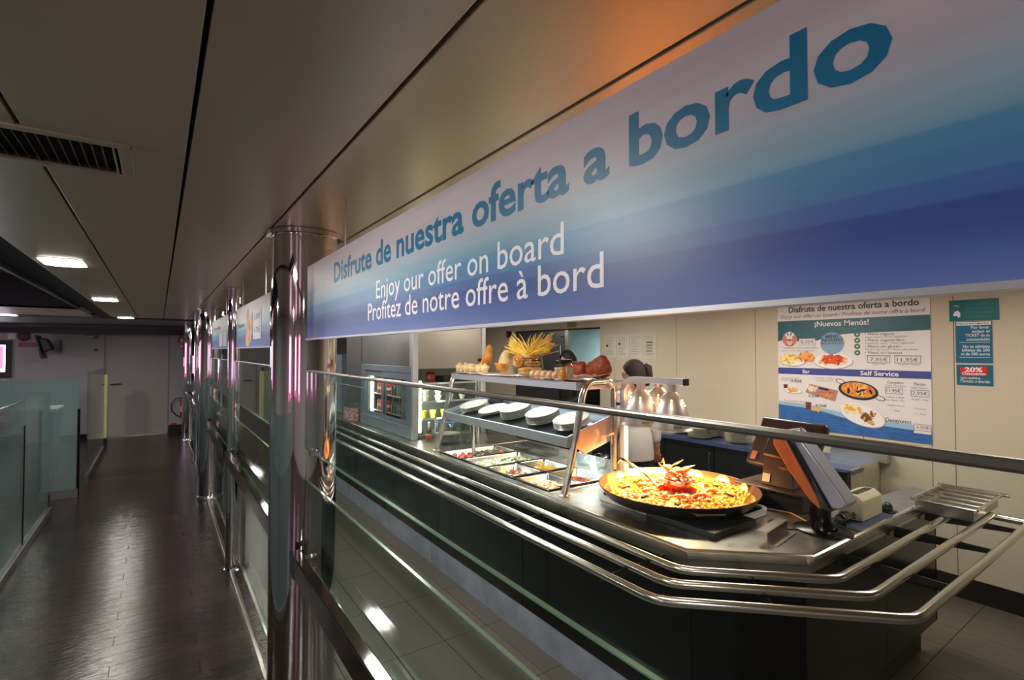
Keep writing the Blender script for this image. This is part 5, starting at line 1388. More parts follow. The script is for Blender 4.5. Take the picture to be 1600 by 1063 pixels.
# sea strip at the foot
sea = mat('poster_sea', (46, 100, 168), 0.4, noise=0.25, nscale=14, stretch=(1, 1, 6))
blob([(0, 1.06), (PW_, 1.06), (PW_, 1.145), (0.8, 1.16), (0.55, 1.19), (0.35, 1.235), (0.2, 1.25), (0, 1.26)], 0.0006, sea, 'sea_strip')
blob([(0, 1.26), (0.2, 1.25), (0.35, 1.235), (0.55, 1.19), (0.8, 1.16), (PW_, 1.145), (PW_, 1.185), (0.8, 1.20), (0.5, 1.24), (0.3, 1.27), (0, 1.29)], 0.0005, mat('poster_sea_pale', (150, 192, 222), 0.4), 'sea_strip')
txt([('Disfrute de nuestra oferta a bordo', 0.10, 1.06, 2.095, 0.072)], dtx, bold=0.02)
txt([('Enjoy our offer on board / Profitez de notre offre à bord', 0.03, 1.09, 2.043, 0.046)], gtx, italic=0.2)
txt([('¡Nuevos Menús!', 0.32, 0.73, 1.962, 0.062), ('Bar', 0.215, 0.275, 1.553, 0.044), ('Self Service', 0.665, 0.925, 1.553, 0.05)], mat('print_white', (232, 232, 238), 0.5), bold=0.02)
txt([('New Menus! • Nouveaux Menus!', 0.30, 0.75, 1.925, 0.03)], mat('poster_teal_text', (60, 120, 140), 0.5))
txt([('MENÚ', 0.405, 0.505, 1.862, 0.034), ('INCLUIDO', 0.375, 0.54, 1.832, 0.034)], dtx, bold=0.02, d=0.0035)
txt([('EN CAMAROTE', 0.37, 0.545, 1.806, 0.022)], gtx, d=0.0035)
ballm = mat('poster_bubble', (120, 160, 196), 0.4, noise=0.15, nscale=5)
blob(ell(0.457, 1.815, 0.094, 0.094), 0.0015, ballm, 'bubble')
txt([('8,00€', 0.20, 0.315, 1.813, 0.046), ('7,95€', 0.735, 0.855, 1.668, 0.042), ('11,95€', 0.915, 1.05, 1.668, 0.042), ('11,95€', 0.845, 0.935, 1.428, 0.036), ('7,95€', 1.01, 1.10, 1.418, 0.036), ('3,50€', 1.03, 1.11, 1.165, 0.034),
     ('• Menú vegano', 0.70, 0.90, 1.876, 0.03), ('• Menú vegetariano', 0.70, 0.965, 1.826, 0.03), ('• Menú sin gluten', 0.70, 0.94, 1.776, 0.03), ('• Menú sin lactosa', 0.70, 0.95, 1.726, 0.03),
     ('• Tenemos menús para niños', 0.03, 0.345, 1.770, 0.026), ('Completo', 0.85, 0.955, 1.495, 0.03), ('Medio', 1.02, 1.09, 1.49, 0.03)], gtx)
txt([('3,50€', 0.115, 0.21, 1.468, 0.036), ('3,50€', 0.26, 0.35, 1.345, 0.036), ('4,50€', 0.315, 0.41, 1.265, 0.036), ('Desayunos', 0.835, 1.0, 1.196, 0.044)], dtx)
txt([('Children menu / Menu pour enfants', 0.03, 0.315, 1.745, 0.02), ('Vegan menu / Menu végétalien', 0.70, 0.985, 1.855, 0.02), ('Vegetarian menu / Menu végétarien', 0.70, 1.03, 1.805, 0.02), ('Gluten free menu / Menu sans gluten', 0.70, 1.05, 1.755, 0.02),
     ('Lactose free menu / Menu sans lactose', 0.70, 1.07, 1.705, 0.02), ('Full / Complet', 0.84, 0.97, 1.473, 0.02), ('Half / Demi', 1.0, 1.10, 1.465, 0.02), ('Medio / Half', 0.745, 0.84, 1.642, 0.018), ('Completo / Complet', 0.92, 1.06, 1.642, 0.018),
     ('2 platos a elegir', 0.84, 0.96, 1.385, 0.020), ('Pan / Bread / Pain', 0.84, 0.96, 1.36, 0.018), ('+ Postre / Dessert', 0.84, 0.96, 1.32, 0.018), ('+ 1 Pan', 0.86, 0.93, 1.28, 0.018),
     ('Un plato a elegir', 1.0, 1.11, 1.378, 0.020), ('+ Postre', 1.01, 1.09, 1.31, 0.018), ('+ 1 Pan', 1.02, 1.09, 1.27, 0.018), ('Desayuno + bebida', 0.03, 0.19, 1.50, 0.018), ('Breakfast with drink', 0.03, 0.17, 1.48, 0.018),
     ('Bocadillo + bebida', 0.32, 0.47, 1.51, 0.018), ('Sandwich with drink', 0.33, 0.46, 1.49, 0.018), ('Plato combinado + bebida', 0.05, 0.24, 1.295, 0.018), ('Combined dish with drink', 0.05, 0.25, 1.275, 0.018)], mat('poster_pale_text', (150, 150, 158), 0.5))


def frame(u0, v0, u1, v1, w=0.003):
    mb = MB()
    for r_ in (rect(u0, v0, u1, v0 + w), rect(u0, v1 - w, u1, v1), rect(u0, v0, u0 + w, v1), rect(u1 - w, v0, u1, v1)): flat(mb, pf_, r_, 0.002)
    mb.build('price_frame', gtx, po)


for q in ((0.185, 1.80, 0.325, 1.86), (0.715, 1.655, 0.87, 1.715), (0.90, 1.655, 1.065, 1.715), (0.835, 1.415, 0.95, 1.465), (1.0, 1.405, 1.112, 1.455), (1.015, 1.15, 1.12, 1.20)): frame(*q)
mb = MB(); flat(mb, pf_, rect(0.187, 1.802, 0.323, 1.858), 0.0012); mb.build('price_ground', pw, po); mb = MB(); flat(mb, pf_, rect(1.015, 1.13, 1.12, 1.23), 0.0012); mb.build('price_ground', pw, po)
# chef badge
blob(ell(0.105, 1.855, 0.065, 0.065), 0.001, mat('salmon_print', (200, 120, 110), 0.5), 'chef_badge')
mb = MB(); flat(mb, pf_, rect(0.08, 1.855, 0.13, 1.89), 0.002)
for (u, v, r) in ((0.082, 1.897, 0.017), (0.105, 1.905, 0.02), (0.128, 1.897, 0.017)): flat(mb, pf_, ell(u, v, r, r, 14), 0.0022)
mb.build('chef_hat', pw, po)
mb = MB(); flat(mb, pf_, [(0.08, 1.852), (0.13, 1.852), (0.105, 1.838)], 0.0024); flat(mb, pf_, [(0.07, 1.81), (0.095, 1.80), (0.078, 1.795)], 0.0022); flat(mb, pf_, [(0.14, 1.81), (0.115, 1.80), (0.132, 1.795)], 0.0022); mb.build('chef_tie', dtx, po)
blob(ell(0.105, 1.825, 0.026, 0.026, 16), 0.0018, mat('skin_print', (226, 186, 160), 0.5), 'chef_face')
grn = mat('green_badge', (34, 110, 74), 0.5)
for v in (1.885, 1.835, 1.786, 1.735):
    blob(ell(0.645, v, 0.022, 0.022, 18), 0.001, grn, 'green_badge'); blob(ell(0.645, v, 0.010, 0.007, 12, 0.5), 0.0016, pw, 'badge_mark')


def bits(n, cu, cv, a, b, s_, cols, d0, nm, seed=1):
    rnd = random.Random(seed)
    for ci, c in enumerate(cols):
        mb = MB()
        for i in range(n // len(cols)):
            r = math.sqrt(rnd.random()); t = rnd.random() * 6.28; k = rnd.uniform(0.6, 1.3)
            flat(mb, pf_, ell(cu + a * r * math.cos(t), cv + b * r * math.sin(t), s_ * k * 1.6, s_ * k * 0.7, 8, rnd.random() * 3.1), d0 + 0.0002 * ci + 0.00001 * i)
        mb.build(nm, mat('print_%d_%d_%d' % c, c, 0.5), po)


china = mat('poster_plate', (238, 238, 240), 0.5); shadow = mat('poster_plate_rim', (150, 150, 156), 0.5)


def dish(cu, cv, a, b, t=0.0):
    blob(ell(cu + 0.002, cv - 0.004, a + 0.004, b + 0.003, 32, t), 0.0008, shadow, 'plate_rim'); blob(ell(cu, cv, a, b, 32, t), 0.0011, china, 'plate_picture')


dish(0.13, 1.66, 0.11, 0.045); dish(0.46, 1.665, 0.15, 0.065)
bits(60, 0.10, 1.675, 0.085, 0.038, 0.012, ((236, 206, 110), (214, 170, 70), (244, 224, 150)), 0.0014, 'chips_picture', 2)
bits(50, 0.245, 1.69, 0.06, 0.045, 0.013, ((224, 140, 60), (206, 110, 46), (236, 170, 90)), 0.0020, 'nugget_picture', 3)
bits(50, 0.46, 1.67, 0.105, 0.035, 0.012, ((238, 206, 140), (228, 186, 110)), 0.0014, 'pasta_picture', 4)
bits(60, 0.46, 1.68, 0.075, 0.034, 0.013, ((204, 50, 22), (184, 36, 16), (222, 80, 36)), 0.0020, 'sauce_picture', 5)
dish(0.13, 1.395, 0.075, 0.026, -0.08)
bits(24, 0.13, 1.40, 0.045, 0.016, 0.009, ((206, 140, 60), (230, 190, 110)), 0.0016, 'toast_picture', 6)
blob([(0.045, 1.445), (0.085, 1.445), (0.08, 1.41), (0.05, 1.41)], 0.0013, mat('coffee_print', (90, 46, 26), 0.5), 'coffee_picture')
blob([(0.27, 1.46), (0.50, 1.415), (0.475, 1.32), (0.235, 1.385)], 0.001, mat('board_print', (176, 132, 122), 0.5), 'board_picture')
bits(16, 0.29, 1.415, 0.035, 0.02, 0.013, ((224, 196, 160), (236, 220, 200)), 0.0016, 'bread_picture', 7)
bits(20, 0.42, 1.38, 0.06, 0.022, 0.014, ((206, 70, 60), (190, 90, 60), (214, 150, 70)), 0.0016, 'ham_picture', 8)
blob([(0.35, 1.44), (0.43, 1.425), (0.42, 1.405), (0.345, 1.42)], 0.0018, dtx, 'olive_picture')
blob([(0.235, 1.30), (0.285, 1.30), (0.28, 1.235), (0.24, 1.235)], 0.0013, mat('cola_print', (110, 46, 44), 0.5), 'glass_picture')
bits(12, 0.33, 1.24, 0.04, 0.012, 0.012, ((230, 180, 80),), 0.0016, 'snack_picture', 9)
# paella picture
blob(ell(0.645, 1.425, 0.145, 0.075, 36, -0.12), 0.0012, mat('pan_print', (26, 30, 34), 0.5), 'pan_picture')
blob(ell(0.645, 1.43, 0.125, 0.060, 36, -0.12), 0.0014, mat('rice_print', (226, 150, 62), 0.5, noise=0.3, nscale=50), 'rice_picture')
bits(20, 0.64, 1.432, 0.09, 0.04, 0.014, ((220, 96, 60), (236, 190, 110)), 0.0018, 'prawn_picture', 10)
bits(7, 0.64, 1.43, 0.10, 0.045, 0.013, ((20, 22, 30),), 0.0024, 'mussel_picture', 11)
for (cu, cv) in ((0.515, 1.495), (0.80, 1.375)):
    mb = MB(); P_ = ell(cu, cv, 0.036, 0.02, 20, -0.3); Q_ = ell(cu, cv, 0.030, 0.015, 20, -0.3)
    for i in range(20): flat(mb, pf_, [P_[i], P_[(i + 1) % 20], Q_[(i + 1) % 20], Q_[i]], 0.0013)
    mb.build('handle_picture', mat('pan_print', (26, 30, 34), 0.5), po)
dish(0.67, 1.23, 0.165, 0.082, -0.30)
bits(40, 0.60, 1.275, 0.075, 0.04, 0.012, ((240, 206, 100), (232, 168, 70), (240, 226, 160)), 0.0016, 'garnish_picture', 12)
bits(36, 0.72, 1.215, 0.06, 0.042, 0.015, ((196, 140, 62), (222, 184, 110), (120, 76, 34)), 0.0022, 'fish_picture', 13)

# ------------------------------------------------------------------ other notices on the right wall
pwm = mat('print_white', (232, 232, 238), 0.5)
sg = thing('teal_sign', (XW, 1.05, 2.04), 'teal rectangular sign with small white emblem, topmost right of the poster', 'sign')
sf = wallface(XW - 0.006, 1.183, 0.0)
MB().box(XW - 0.006, XW - 0.001, 0.918, 1.183, 1.962, 2.112).build('plate', mat('sign_teal', (16, 104, 116), 0.3), sg, bevel=0.001)
mb = MB()
flat(mb, sf, [(0.022, 2.005), (0.03, 2.03), (0.05, 2.038), (0.062, 2.02), (0.062, 1.995), (0.05, 1.985), (0.046, 2.0), (0.03, 1.998)], 0.001)
flat(mb, sf, [(0.02, 2.068), (0.04, 2.076), (0.06, 2.068), (0.04, 2.07)], 0.001)
mb.build('emblem', pwm, sg)
stt = mat('sign_dim_text', (60, 150, 150), 0.5)
mb = MB()
for i, v in enumerate((2.075, 2.045, 2.015, 1.985)):
    flat(mb, sf, rect(0.09, v, 0.235 - 0.02 * (i % 2), v + 0.003), 0.001)
    flat(mb, sf, rect(0.09, v + 0.010, 0.22 - 0.03 * (i % 2), v + 0.012), 0.001)
mb.build('text_line', stt, sg)
s2 = thing('ticket_notice', (XW, 1.05, 1.77), 'blue notice asking for the TICKET, middle one of three right of the poster', 'sign')
MB().box(XW - 0.005, XW - 0.001, 0.955, 1.150, 1.665, 1.958).build('sheet', mat('notice_blue', (14, 96, 132), 0.35), s2)
nf_ = wallface(XW - 0.005, 1.150, 0.0)
mb = MB(); flat(mb, nf_, rect(0.006, 1.93, 0.19, 1.954), 0.0008); mb.build('white_strip', pwm, s2)
mb = MB(); letters(mb, 'PARA SU INFORMACIÓN', 0.01, 0.18, 1.936, 0.016, nf_, d=0.0016, bold=0.02); mb.build('lettering', dtx, s2)
mb = MB()
for s_, u0, v in (('Por favor', 0.085, 1.905), ('exijan el', 0.09, 1.878), ('TICKET de su', 0.055, 1.850), ('consumición', 0.06, 1.822), ('No se admiten', 0.04, 1.772), ('billetes de 200', 0.035, 1.746), ('ni de 500 euros', 0.03, 1.719)):
    letters(mb, s_, u0, 0.182, v, 0.028, nf_, d=0.001, bold=0.02)
flat(mb, nf_, rect(0.02, 1.808, 0.184, 1.811), 0.001); flat(mb, nf_, rect(0.02, 1.703, 0.184, 1.706), 0.001)
mb.build('lettering', mat('notice_text', (196, 222, 232), 0.5), s2)
s3 = thing('discount_notice', (XW, 1.05, 1.58), 'teal notice with red 20% Descuento tag, lowest right of the poster', 'sign')
MB().box(XW - 0.005, XW - 0.001, 0.955, 1.148, 1.508, 1.652).build('sheet', mat('notice_teal', (10, 96, 124), 0.35), s3)
df = wallface(XW - 0.005, 1.148, 0.0)
mb = MB(); flat(mb, df, [(0.02, 1.628), (0.16, 1.642), (0.168, 1.582), (0.026, 1.570)], 0.0008); mb.build('red_tag', mat('tag_red', (200, 26, 26), 0.4), s3)
mb = MB(); letters(mb, '20%', 0.045, 0.14, 1.603, 0.044, df, bold=0.03, d=0.0016); letters(mb, 'Descuento', 0.032, 0.156, 1.581, 0.027, df, bold=0.02, d=0.0016)
letters(mb, 'VISITA NUESTRAS -', 0.02, 0.135, 1.552, 0.016, df, bold=0.02, d=0.0016); letters(mb, 'Tiendas a bordo', 0.015, 0.175, 1.527, 0.03, df, italic=0.3, d=0.0016)
mb.build('lettering', pwm, s3)
# four sheets left of the poster
for i, (ya, yb) in enumerate(((4.63, 4.43), (4.42, 4.22), (4.21, 4.01), (4.005, 3.81))):
    names_ = ['leftmost', 'second', 'third', 'rightmost']
    t = thing('taped_sheet', (XW, (ya + yb) / 2, 1.8), '%s of the four white sheets taped beside the kitchen doorway%s' % (names_[i], ', with coloured bars' if i == 3 else ''), 'paper', 'four taped sheets by the doorway')
    MB().box(XW - 0.004, XW - 0.001, yb, ya, 1.66 + 0.0, 1.955).build('sheet', mat('sheet_paper', (206, 202, 192), 0.25), t)
    q = wallface(XW - 0.004, ya, 0.0); mb = MB(); rnd = random.Random(i)
    for k in range(12):
        v = 1.92 - k * 0.02; flat(mb, q, rect(0.02, v, rnd.uniform(0.1, 0.17), v + 0.003), 0.0008)
    mb.build('text_line', gtx, t)
    if i < 2:
        mb = MB(); flat(mb, q, rect(0.025, 1.80 if i == 0 else 1.82, 0.06, 1.83 if i == 0 else 1.85), 0.001); mb.build('logo_square', mat('slate_blue', (50, 66, 90), 0.5), t)
    if i == 3:
        for k, c in enumerate(((200, 190, 120), (60, 90, 70), (90, 110, 80), (120, 120, 120), (150, 140, 50))):
            mb = MB(); flat(mb, q, rect(0.05, 1.875 - k * 0.033, 0.14, 1.888 - k * 0.033), 0.001); mb.build('colour_bar', mat('bar_%d' % k, c, 0.5), t)
t = thing('wall_socket', (XW, 3.98, 1.60), 'small beige box on the wall right of the leaning woman’s head', 'box')
MB().box(XW - 0.03, XW - 0.001, 4.06, 4.13, 1.58, 1.64).build('housing', cream, t, bevel=0.004)
# doorway frame, left leaf, window leaf, things over it
dk = thing('door_2', (XW, 5.2, 0), kind='structure')
sfm = mat('door_steel', (118, 122, 126), 0.32, 0.75)
MB().box(XW - 0.01, XW + 0.05, 5.33, 5.40, 0, 2.04).build('door_post', steel, dk)
MB().box(XW - 0.005, XW + 0.05, 5.40, 6.60, 0.0, 2.04).build('door_leaf', sfm, dk, bevel=0.002)
MB().tube([(XW - 0.01, 5.45, 1.7), (XW - 0.05, 5.45, 1.7), (XW - 0.05, 5.45, 1.95), (XW - 0.01, 5.45, 1.95)], 0.008, 8).build('pull_handle', chrome, dk, smooth=True)
MB().box(XW - 0.008, XW + 0.05, 4.725, 6.60, 2.035, 2.06).build('door_head', mat('dark_head', (26, 24, 24), 0.5), dk)
lf = thing('door_3', (4.9, 5.0, 0), kind='structure')
MB().box(XW + 0.10, XW + 0.13, 4.74, 5.32, 0.02, 1.52).build('door_leaf', mat('dark_swing_leaf', (22, 22, 24), 0.3, coat=0.3), lf)
t = thing('wall_notice', (XW, 5.27, 2.1), 'small yellow-brown notice above the kitchen doorway', 'sign')
MB().box(XW - 0.006, XW - 0.001, 5.17, 5.36, 2.075, 2.16).build('plate', mat('ochre_plate', (150, 124, 56), 0.4), t)
mb = MB(); q = wallface(XW - 0.006, 5.36, 0.0)
for v in (2.14, 2.12, 2.10): flat(mb, q, rect(0.03, v, 0.15, v + 0.006), 0.001)
mb.build('text_line', dtx, t)
t = thing('alarm_lamp', (XW, 6.8, 2.02), 'small dark-red alarm lamp on the wall left of the doorway', 'alarm')
MB().box(XW - 0.03, XW - 0.001, 6.72, 6.84, 1.98, 2.07).build('base', mat('dark_red_plastic', (86, 22, 20), 0.4), t, bevel=0.005)
MB().ball((XW - 0.035, 6.78, 2.0), 0.03, 0.03, 0.04, 12, 8).build('lens', mat('red_lens', (140, 20, 16), 0.2, coat=0.6), t, smooth=True)

# ------------------------------------------------------------------ objects on and near the end wall
EW = YE
ef = lambda x0: (lambda u, v, d=0.0: (x0 + u, EW - 0.005 - d, v))
t = thing('exit_sign', (-1.09, EW, 2.04), 'small dark-green exit sign with pale lettering left of the far door', 'sign')
MB().box(-1.205, -0.985, EW - 0.012, EW - 0.002, 2.0, 2.065).build('plate', mat('exit_green', (20, 70, 52), 0.4), t)
mb = MB(); letters(mb, 'EXIT', -1.19 + 0.0, -1.07, 2.012, 0.055, lambda u, v, d=0.0: (u, EW - 0.0135, v), bold=0.02); mb.build('lettering', pwm, t)
t = thing('hydrant_sign', (0.40, EW, 1.97), 'red square fire equipment sign with white emblem above the extinguisher', 'sign')
MB().box(0.335, 0.475, EW - 0.012, EW - 0.002, 1.915, 2.055).build('plate', mat('sign_red', (176, 30, 26), 0.4), t)
mb = MB(); q = lambda u, v, d=0.0: (u, EW - 0.0135 - d, v)
flat(mb, q, ell(0.405, 1.985, 0.03, 0.035, 14)); flat(mb, q, rect(0.385, 1.935, 0.425, 1.975), 0.0004); mb.build('emblem', pwm, t)
t = thing('red_label', (0.40, EW, 1.85), 'small red and white label under the red fire sign', 'sign')
MB().box(0.35, 0.46, EW - 0.01, EW - 0.002, 1.815, 1.885).build('plate', mat('sign_red', (176, 30, 26), 0.4), t)
mb = MB(); flat(mb, q, rect(0.365, 1.83, 0.445, 1.87)); mb.build('white_field', pwm, t)
t = thing('arrow_label', (0.52, EW, 1.99), 'tiny dark label right of the red fire sign', 'sign')
MB().box(0.50, 0.54, EW - 0.01, EW - 0.002, 1.95, 2.03).build('plate', black_plastic, t)
# extinguisher
ex = thing('fire_extinguisher', (0.46, EW - 0.1, 0.30), 'red fire extinguisher with looping black hose on the far wall', 'extinguisher')
rp = mat('extinguisher_red', (150, 22, 18), 0.2, coat=0.6)
c0 = (0.47, EW - 0.10, 0.32)
MB().lathe([(0.07, 0.0), (0.082, 0.015), (0.082, 0.33), (0.06, 0.38), (0.025, 0.40), (0.025, 0.43), (0, 0.43)], c0, 24).build('cylinder', rp, ex, smooth=True)
MB().lathe([(0.0826, 0.12), (0.0826, 0.24)], c0, 24).build('label_band', mat('label_cream', (190, 170, 150), 0.5), ex)
MB().box(c0[0] - 0.05, c0[0] + 0.07, c0[1] - 0.012, c0[1] + 0.012, 0.755, 0.775).build('lever', black_plastic, ex, bevel=0.004)
MB().tube([(c0[0] - 0.02, c0[1], 0.74), (c0[0] - 0.16, c0[1], 0.73), (c0[0] - 0.235, c0[1], 0.62), (c0[0] - 0.23, c0[1], 0.48), (c0[0] - 0.14, c0[1], 0.37), (c0[0] - 0.08, c0[1] - 0.03, 0.34)], 0.011, 8).build('hose', black_plastic, ex, smooth=True)
MB().tube([(c0[0] - 0.03, c0[1], 0.33), (c0[0] - 0.03, c0[1], 0.20)], 0.008, 6).build('strap', black_plastic, ex)
MB().box(c0[0] - 0.03, c0[0] + 0.03, EW - 0.02, EW - 0.001, 0.4, 0.5).build('wall_hook', dark_metal, ex)
t = thing('floor_label', (0.28, EW, 0.2), 'small red label low on the wall beside the far door', 'sign')
MB().box(0.23, 0.335, EW - 0.01, EW - 0.002, 0.165, 0.20).build('plate', mat('sign_red', (176, 30, 26), 0.4), t)
# wall TV seen from its side
tv = thing('wall_screen', (-1.62, EW - 0.3, 1.6), 'black tilted wall screen on a bracket at the far end wall', 'television')
MB().prism([(-1.86, 2.04), (-1.83, 2.04), (-1.735, 1.62), (-1.765, 1.60)], EW - 0.62, EW - 0.12, 'y').build('screen_panel', black_plastic, tv, bevel=0.004)
MB().prism([(-1.83, 2.0), (-1.70, 1.98), (-1.62, 1.78), (-1.75, 1.72)], EW - 0.52, EW - 0.2, 'y').build('rear_housing', black_plastic, tv, bevel=0.02)
MB().box(-1.70, -1.58, EW - 0.30, EW - 0.24, 1.83, 1.87).box(-1.62, -1.55, EW - 0.36, EW - 0.002, 1.74, 1.96).build('bracket', dark_metal, tv)
t = thing('ring_clock', (-2.09, EW, 2.02), 'round dark-red rimmed clock high on the far wall', 'clock')
Mc = Matrix.Rotation(PI / 2, 4, 'X')
MB().lathe([(0.05, 0.0), (0.085, 0.0), (0.088, 0.02), (0.07, 0.035), (0.055, 0.03)], (-2.09, EW - 0.002, 2.02), 28, Mc).build('rim', mat('dark_red_rim', (70, 24, 26), 0.4), t, smooth=True)
MB().lathe([(0.0, 0.015), (0.056, 0.015), (0.056, 0.02), (0, 0.02)], (-2.09, EW - 0.002, 2.02), 28, Mc).build('face', white_paint, t)
t = thing('pink_plate', (-2.03, EW, 1.87), 'blank dull-pink plate under the round clock', 'sign')
MB().box(-2.16, -1.90, EW - 0.01, EW - 0.002, 1.82, 1.915).build('plate', mat('dull_pink', (150, 84, 92), 0.5), t)
t = thing('white_plate', (-2.25, EW, 2.02), 'small white plate left of the round clock', 'sign')
MB().box(-2.31, -2.2, EW - 0.01, EW - 0.002, 1.97, 2.08).build('plate', white_paint, t)
MB().lathe([(0.0, 0.0), (0.028, 0.0), (0.02, 0.03), (0, 0.034)], (-1.03, EW - 0.002, 1.77), 16, Mc, sx=1.2, sy=0.7).build('door_buffer', black_plastic, None, smooth=True, label='small black oval knob on the wall left of the far door', cat='knob')

# ------------------------------------------------------------------ glass balustrade left of the walkway
LGX = -0.955
frost = frost_mat('frosted_glass', (196, 212, 212), 0.2)
t = thing('left_balustrade', (LGX, 4, 0), 'frosted glass balustrade along the left side of the walkway', 'balustrade')
for (a, b) in ((1.2, 2.4), (2.42, 3.62), (3.64, 4.84), (4.86, 6.04), (6.06, 7.33)):
    MB().box(LGX - 0.006, LGX + 0.006, a, b, 0.07, 1.32).build('glass_pane', frost, t)
    MB().box(LGX - 0.0065, LGX + 0.0065, a, b, 1.318, 1.322).build('pane_edge', glass_edge, t)
for y in (2.41, 3.63, 4.85, 6.05, 7.34):
    MB().box(LGX - 0.012, LGX + 0.012, y - 0.009, y + 0.009, 0.0, 1.10 if y < 7 else 0.2).build('slim_post', dark_metal, t)
MB().box(LGX - 0.03, LGX + 0.03, 1.2, 7.36, 0.0, 0.07).build('base_channel', mat('channel_grey', (120, 120, 118), 0.35, 0.7), t, bevel=0.004)
t = thing('cross_balustrade', (-1.1, 8.0, 0), 'clear glass screen crossing behind the end of the frosted balustrade', 'balustrade')
MB().box(-2.6, -0.775, 7.995, 8.005, 0.1, 1.42).build('glass_pane', frost, t)
MB().box(-2.6, -0.775, 7.98, 8.02, 0.0, 0.1).build('base_channel', mat('channel_grey', (120, 120, 118), 0.35, 0.7), t)
MB().box(-0.79, -0.765, 7.99, 8.01, 0.0, 1.05).build('slim_post', dark_metal, t)
t = thing('far_balustrade', (-0.78, 10.2, 0), 'far clear glass balustrade near the end wall', 'balustrade')
MB().box(-0.785, -0.773, 8.9, 11.4, 0.08, 1.46).build('glass_pane', glass, t)
MB().box(-0.80, -0.76, 8.9, 11.4, 0.0, 0.08).build('base_channel', mat('channel_grey', (120, 120, 118), 0.35, 0.7), t)
t = thing('yellow_lit_post', (-0.84, 11.8, 0), 'pillar coloured as if lit pale yellow-green near the end wall seen through glass', 'pillar')
MB().box(-0.98, -0.865, 11.85, 11.97, 0.16, 1.32).build('left_half', mat('yellow_lit_paint', (176, 176, 120), 0.5), t)  # yellow light on the post is put into its colour
MB().box(-0.855, -0.76, 11.85, 11.97, 0.16, 1.32).build('right_half', mat('yellow_lit_paint', (176, 176, 120), 0.5), t)
MB().box(-0.98, -0.76, 11.84, 11.98, 0.0, 0.16).build('dark_plinth', black_plastic, t)
MB().box(-0.93, -0.80, 11.88, 11.94, 1.32, 1.40).build('cap_fitting', dark_metal, t)
cbn = thing('side_cabinet', (-1.5, 9.2, 0), 'grey cabinet with pale top behind the glass screen on the left', 'cabinet')
MB().box(-1.75, -1.12, 8.9, 9.5, 0.1, 0.95).build('body', mat('cabinet_grey', (96, 106, 116), 0.4), cbn, bevel=0.005)
MB().box(-1.78, -1.09, 8.87, 9.53, 0.95, 0.985).build('top', white_paint, cbn, bevel=0.004)
MB().box(-1.70, -1.17, 8.95, 9.45, 0.0, 0.1).build('plinth', black_plastic, cbn)
MB().box(-1.60, -1.25, 8.893, 8.899, 0.3, 0.85).build('front_door', mat('cabinet_door', (116, 124, 136), 0.35), cbn)
low = thing('low_cabinet', (-2.4, 6.6, 0), 'long low cabinet behind the frosted balustrade', 'cabinet')
MB().box(-2.9, -2.0, 5.4, 7.8, 0.0, 0.75).build('body', mat('cabinet_dark', (60, 74, 80), 0.4), low, bevel=0.01)
MB().box(-2.93, -1.97, 5.37, 7.83, 0.75, 0.78).build('top', mat('cabinet_grey', (96, 106, 116), 0.4), low, bevel=0.004)

# ------------------------------------------------------------------ people
skin = mat('skin', (206, 150, 122), 0.5, sss=0.1); hairm = mat('dark_hair', (26, 16, 12), 0.8, noise=0.4, nscale=60, stretch=(1, 1, 0.3)); tunic = mat('white_tunic', (210, 202, 200), 0.75, bump=0.3, bscale=12)
trous = mat('dark_trousers', (30, 28, 32), 0.7); blackc = mat('black_shirt', (14, 14, 16), 0.7)


def skinned(verts, edges, radii, name, m, parent, root=0, sub=2, label=None):
    me = bpy.data.meshes.new(name); me.from_pydata(verts, edges, []); me.update()
    o = bpy.data.objects.new(name, me); C.objects.link(o)
    sk = o.modifiers.new('skin', 'SKIN'); sk.use_smooth_shade = True
    for i, r in enumerate(radii):
        sv = me.skin_vertices[0].data[i]; sv.radius = (r, r) if not hasattr(r, '__len__') else r
        sv.use_root = (i == root)
    su = o.modifiers.new('sub', 'SUBSURF'); su.levels = su.render_levels = sub
    bpy.context.view_layer.update()
    dg = bpy.context.evaluated_depsgraph_get(); nm = bpy.data.meshes.new_from_object(o.evaluated_get(dg))
    bpy.data.objects.remove(o)
    vs = [tuple(v.co) for v in nm.vertices]; fs = [tuple(p.vertices) for p in nm.polygons]
    bpy.data.meshes.remove(nm)
    return MB().add(vs, fs)


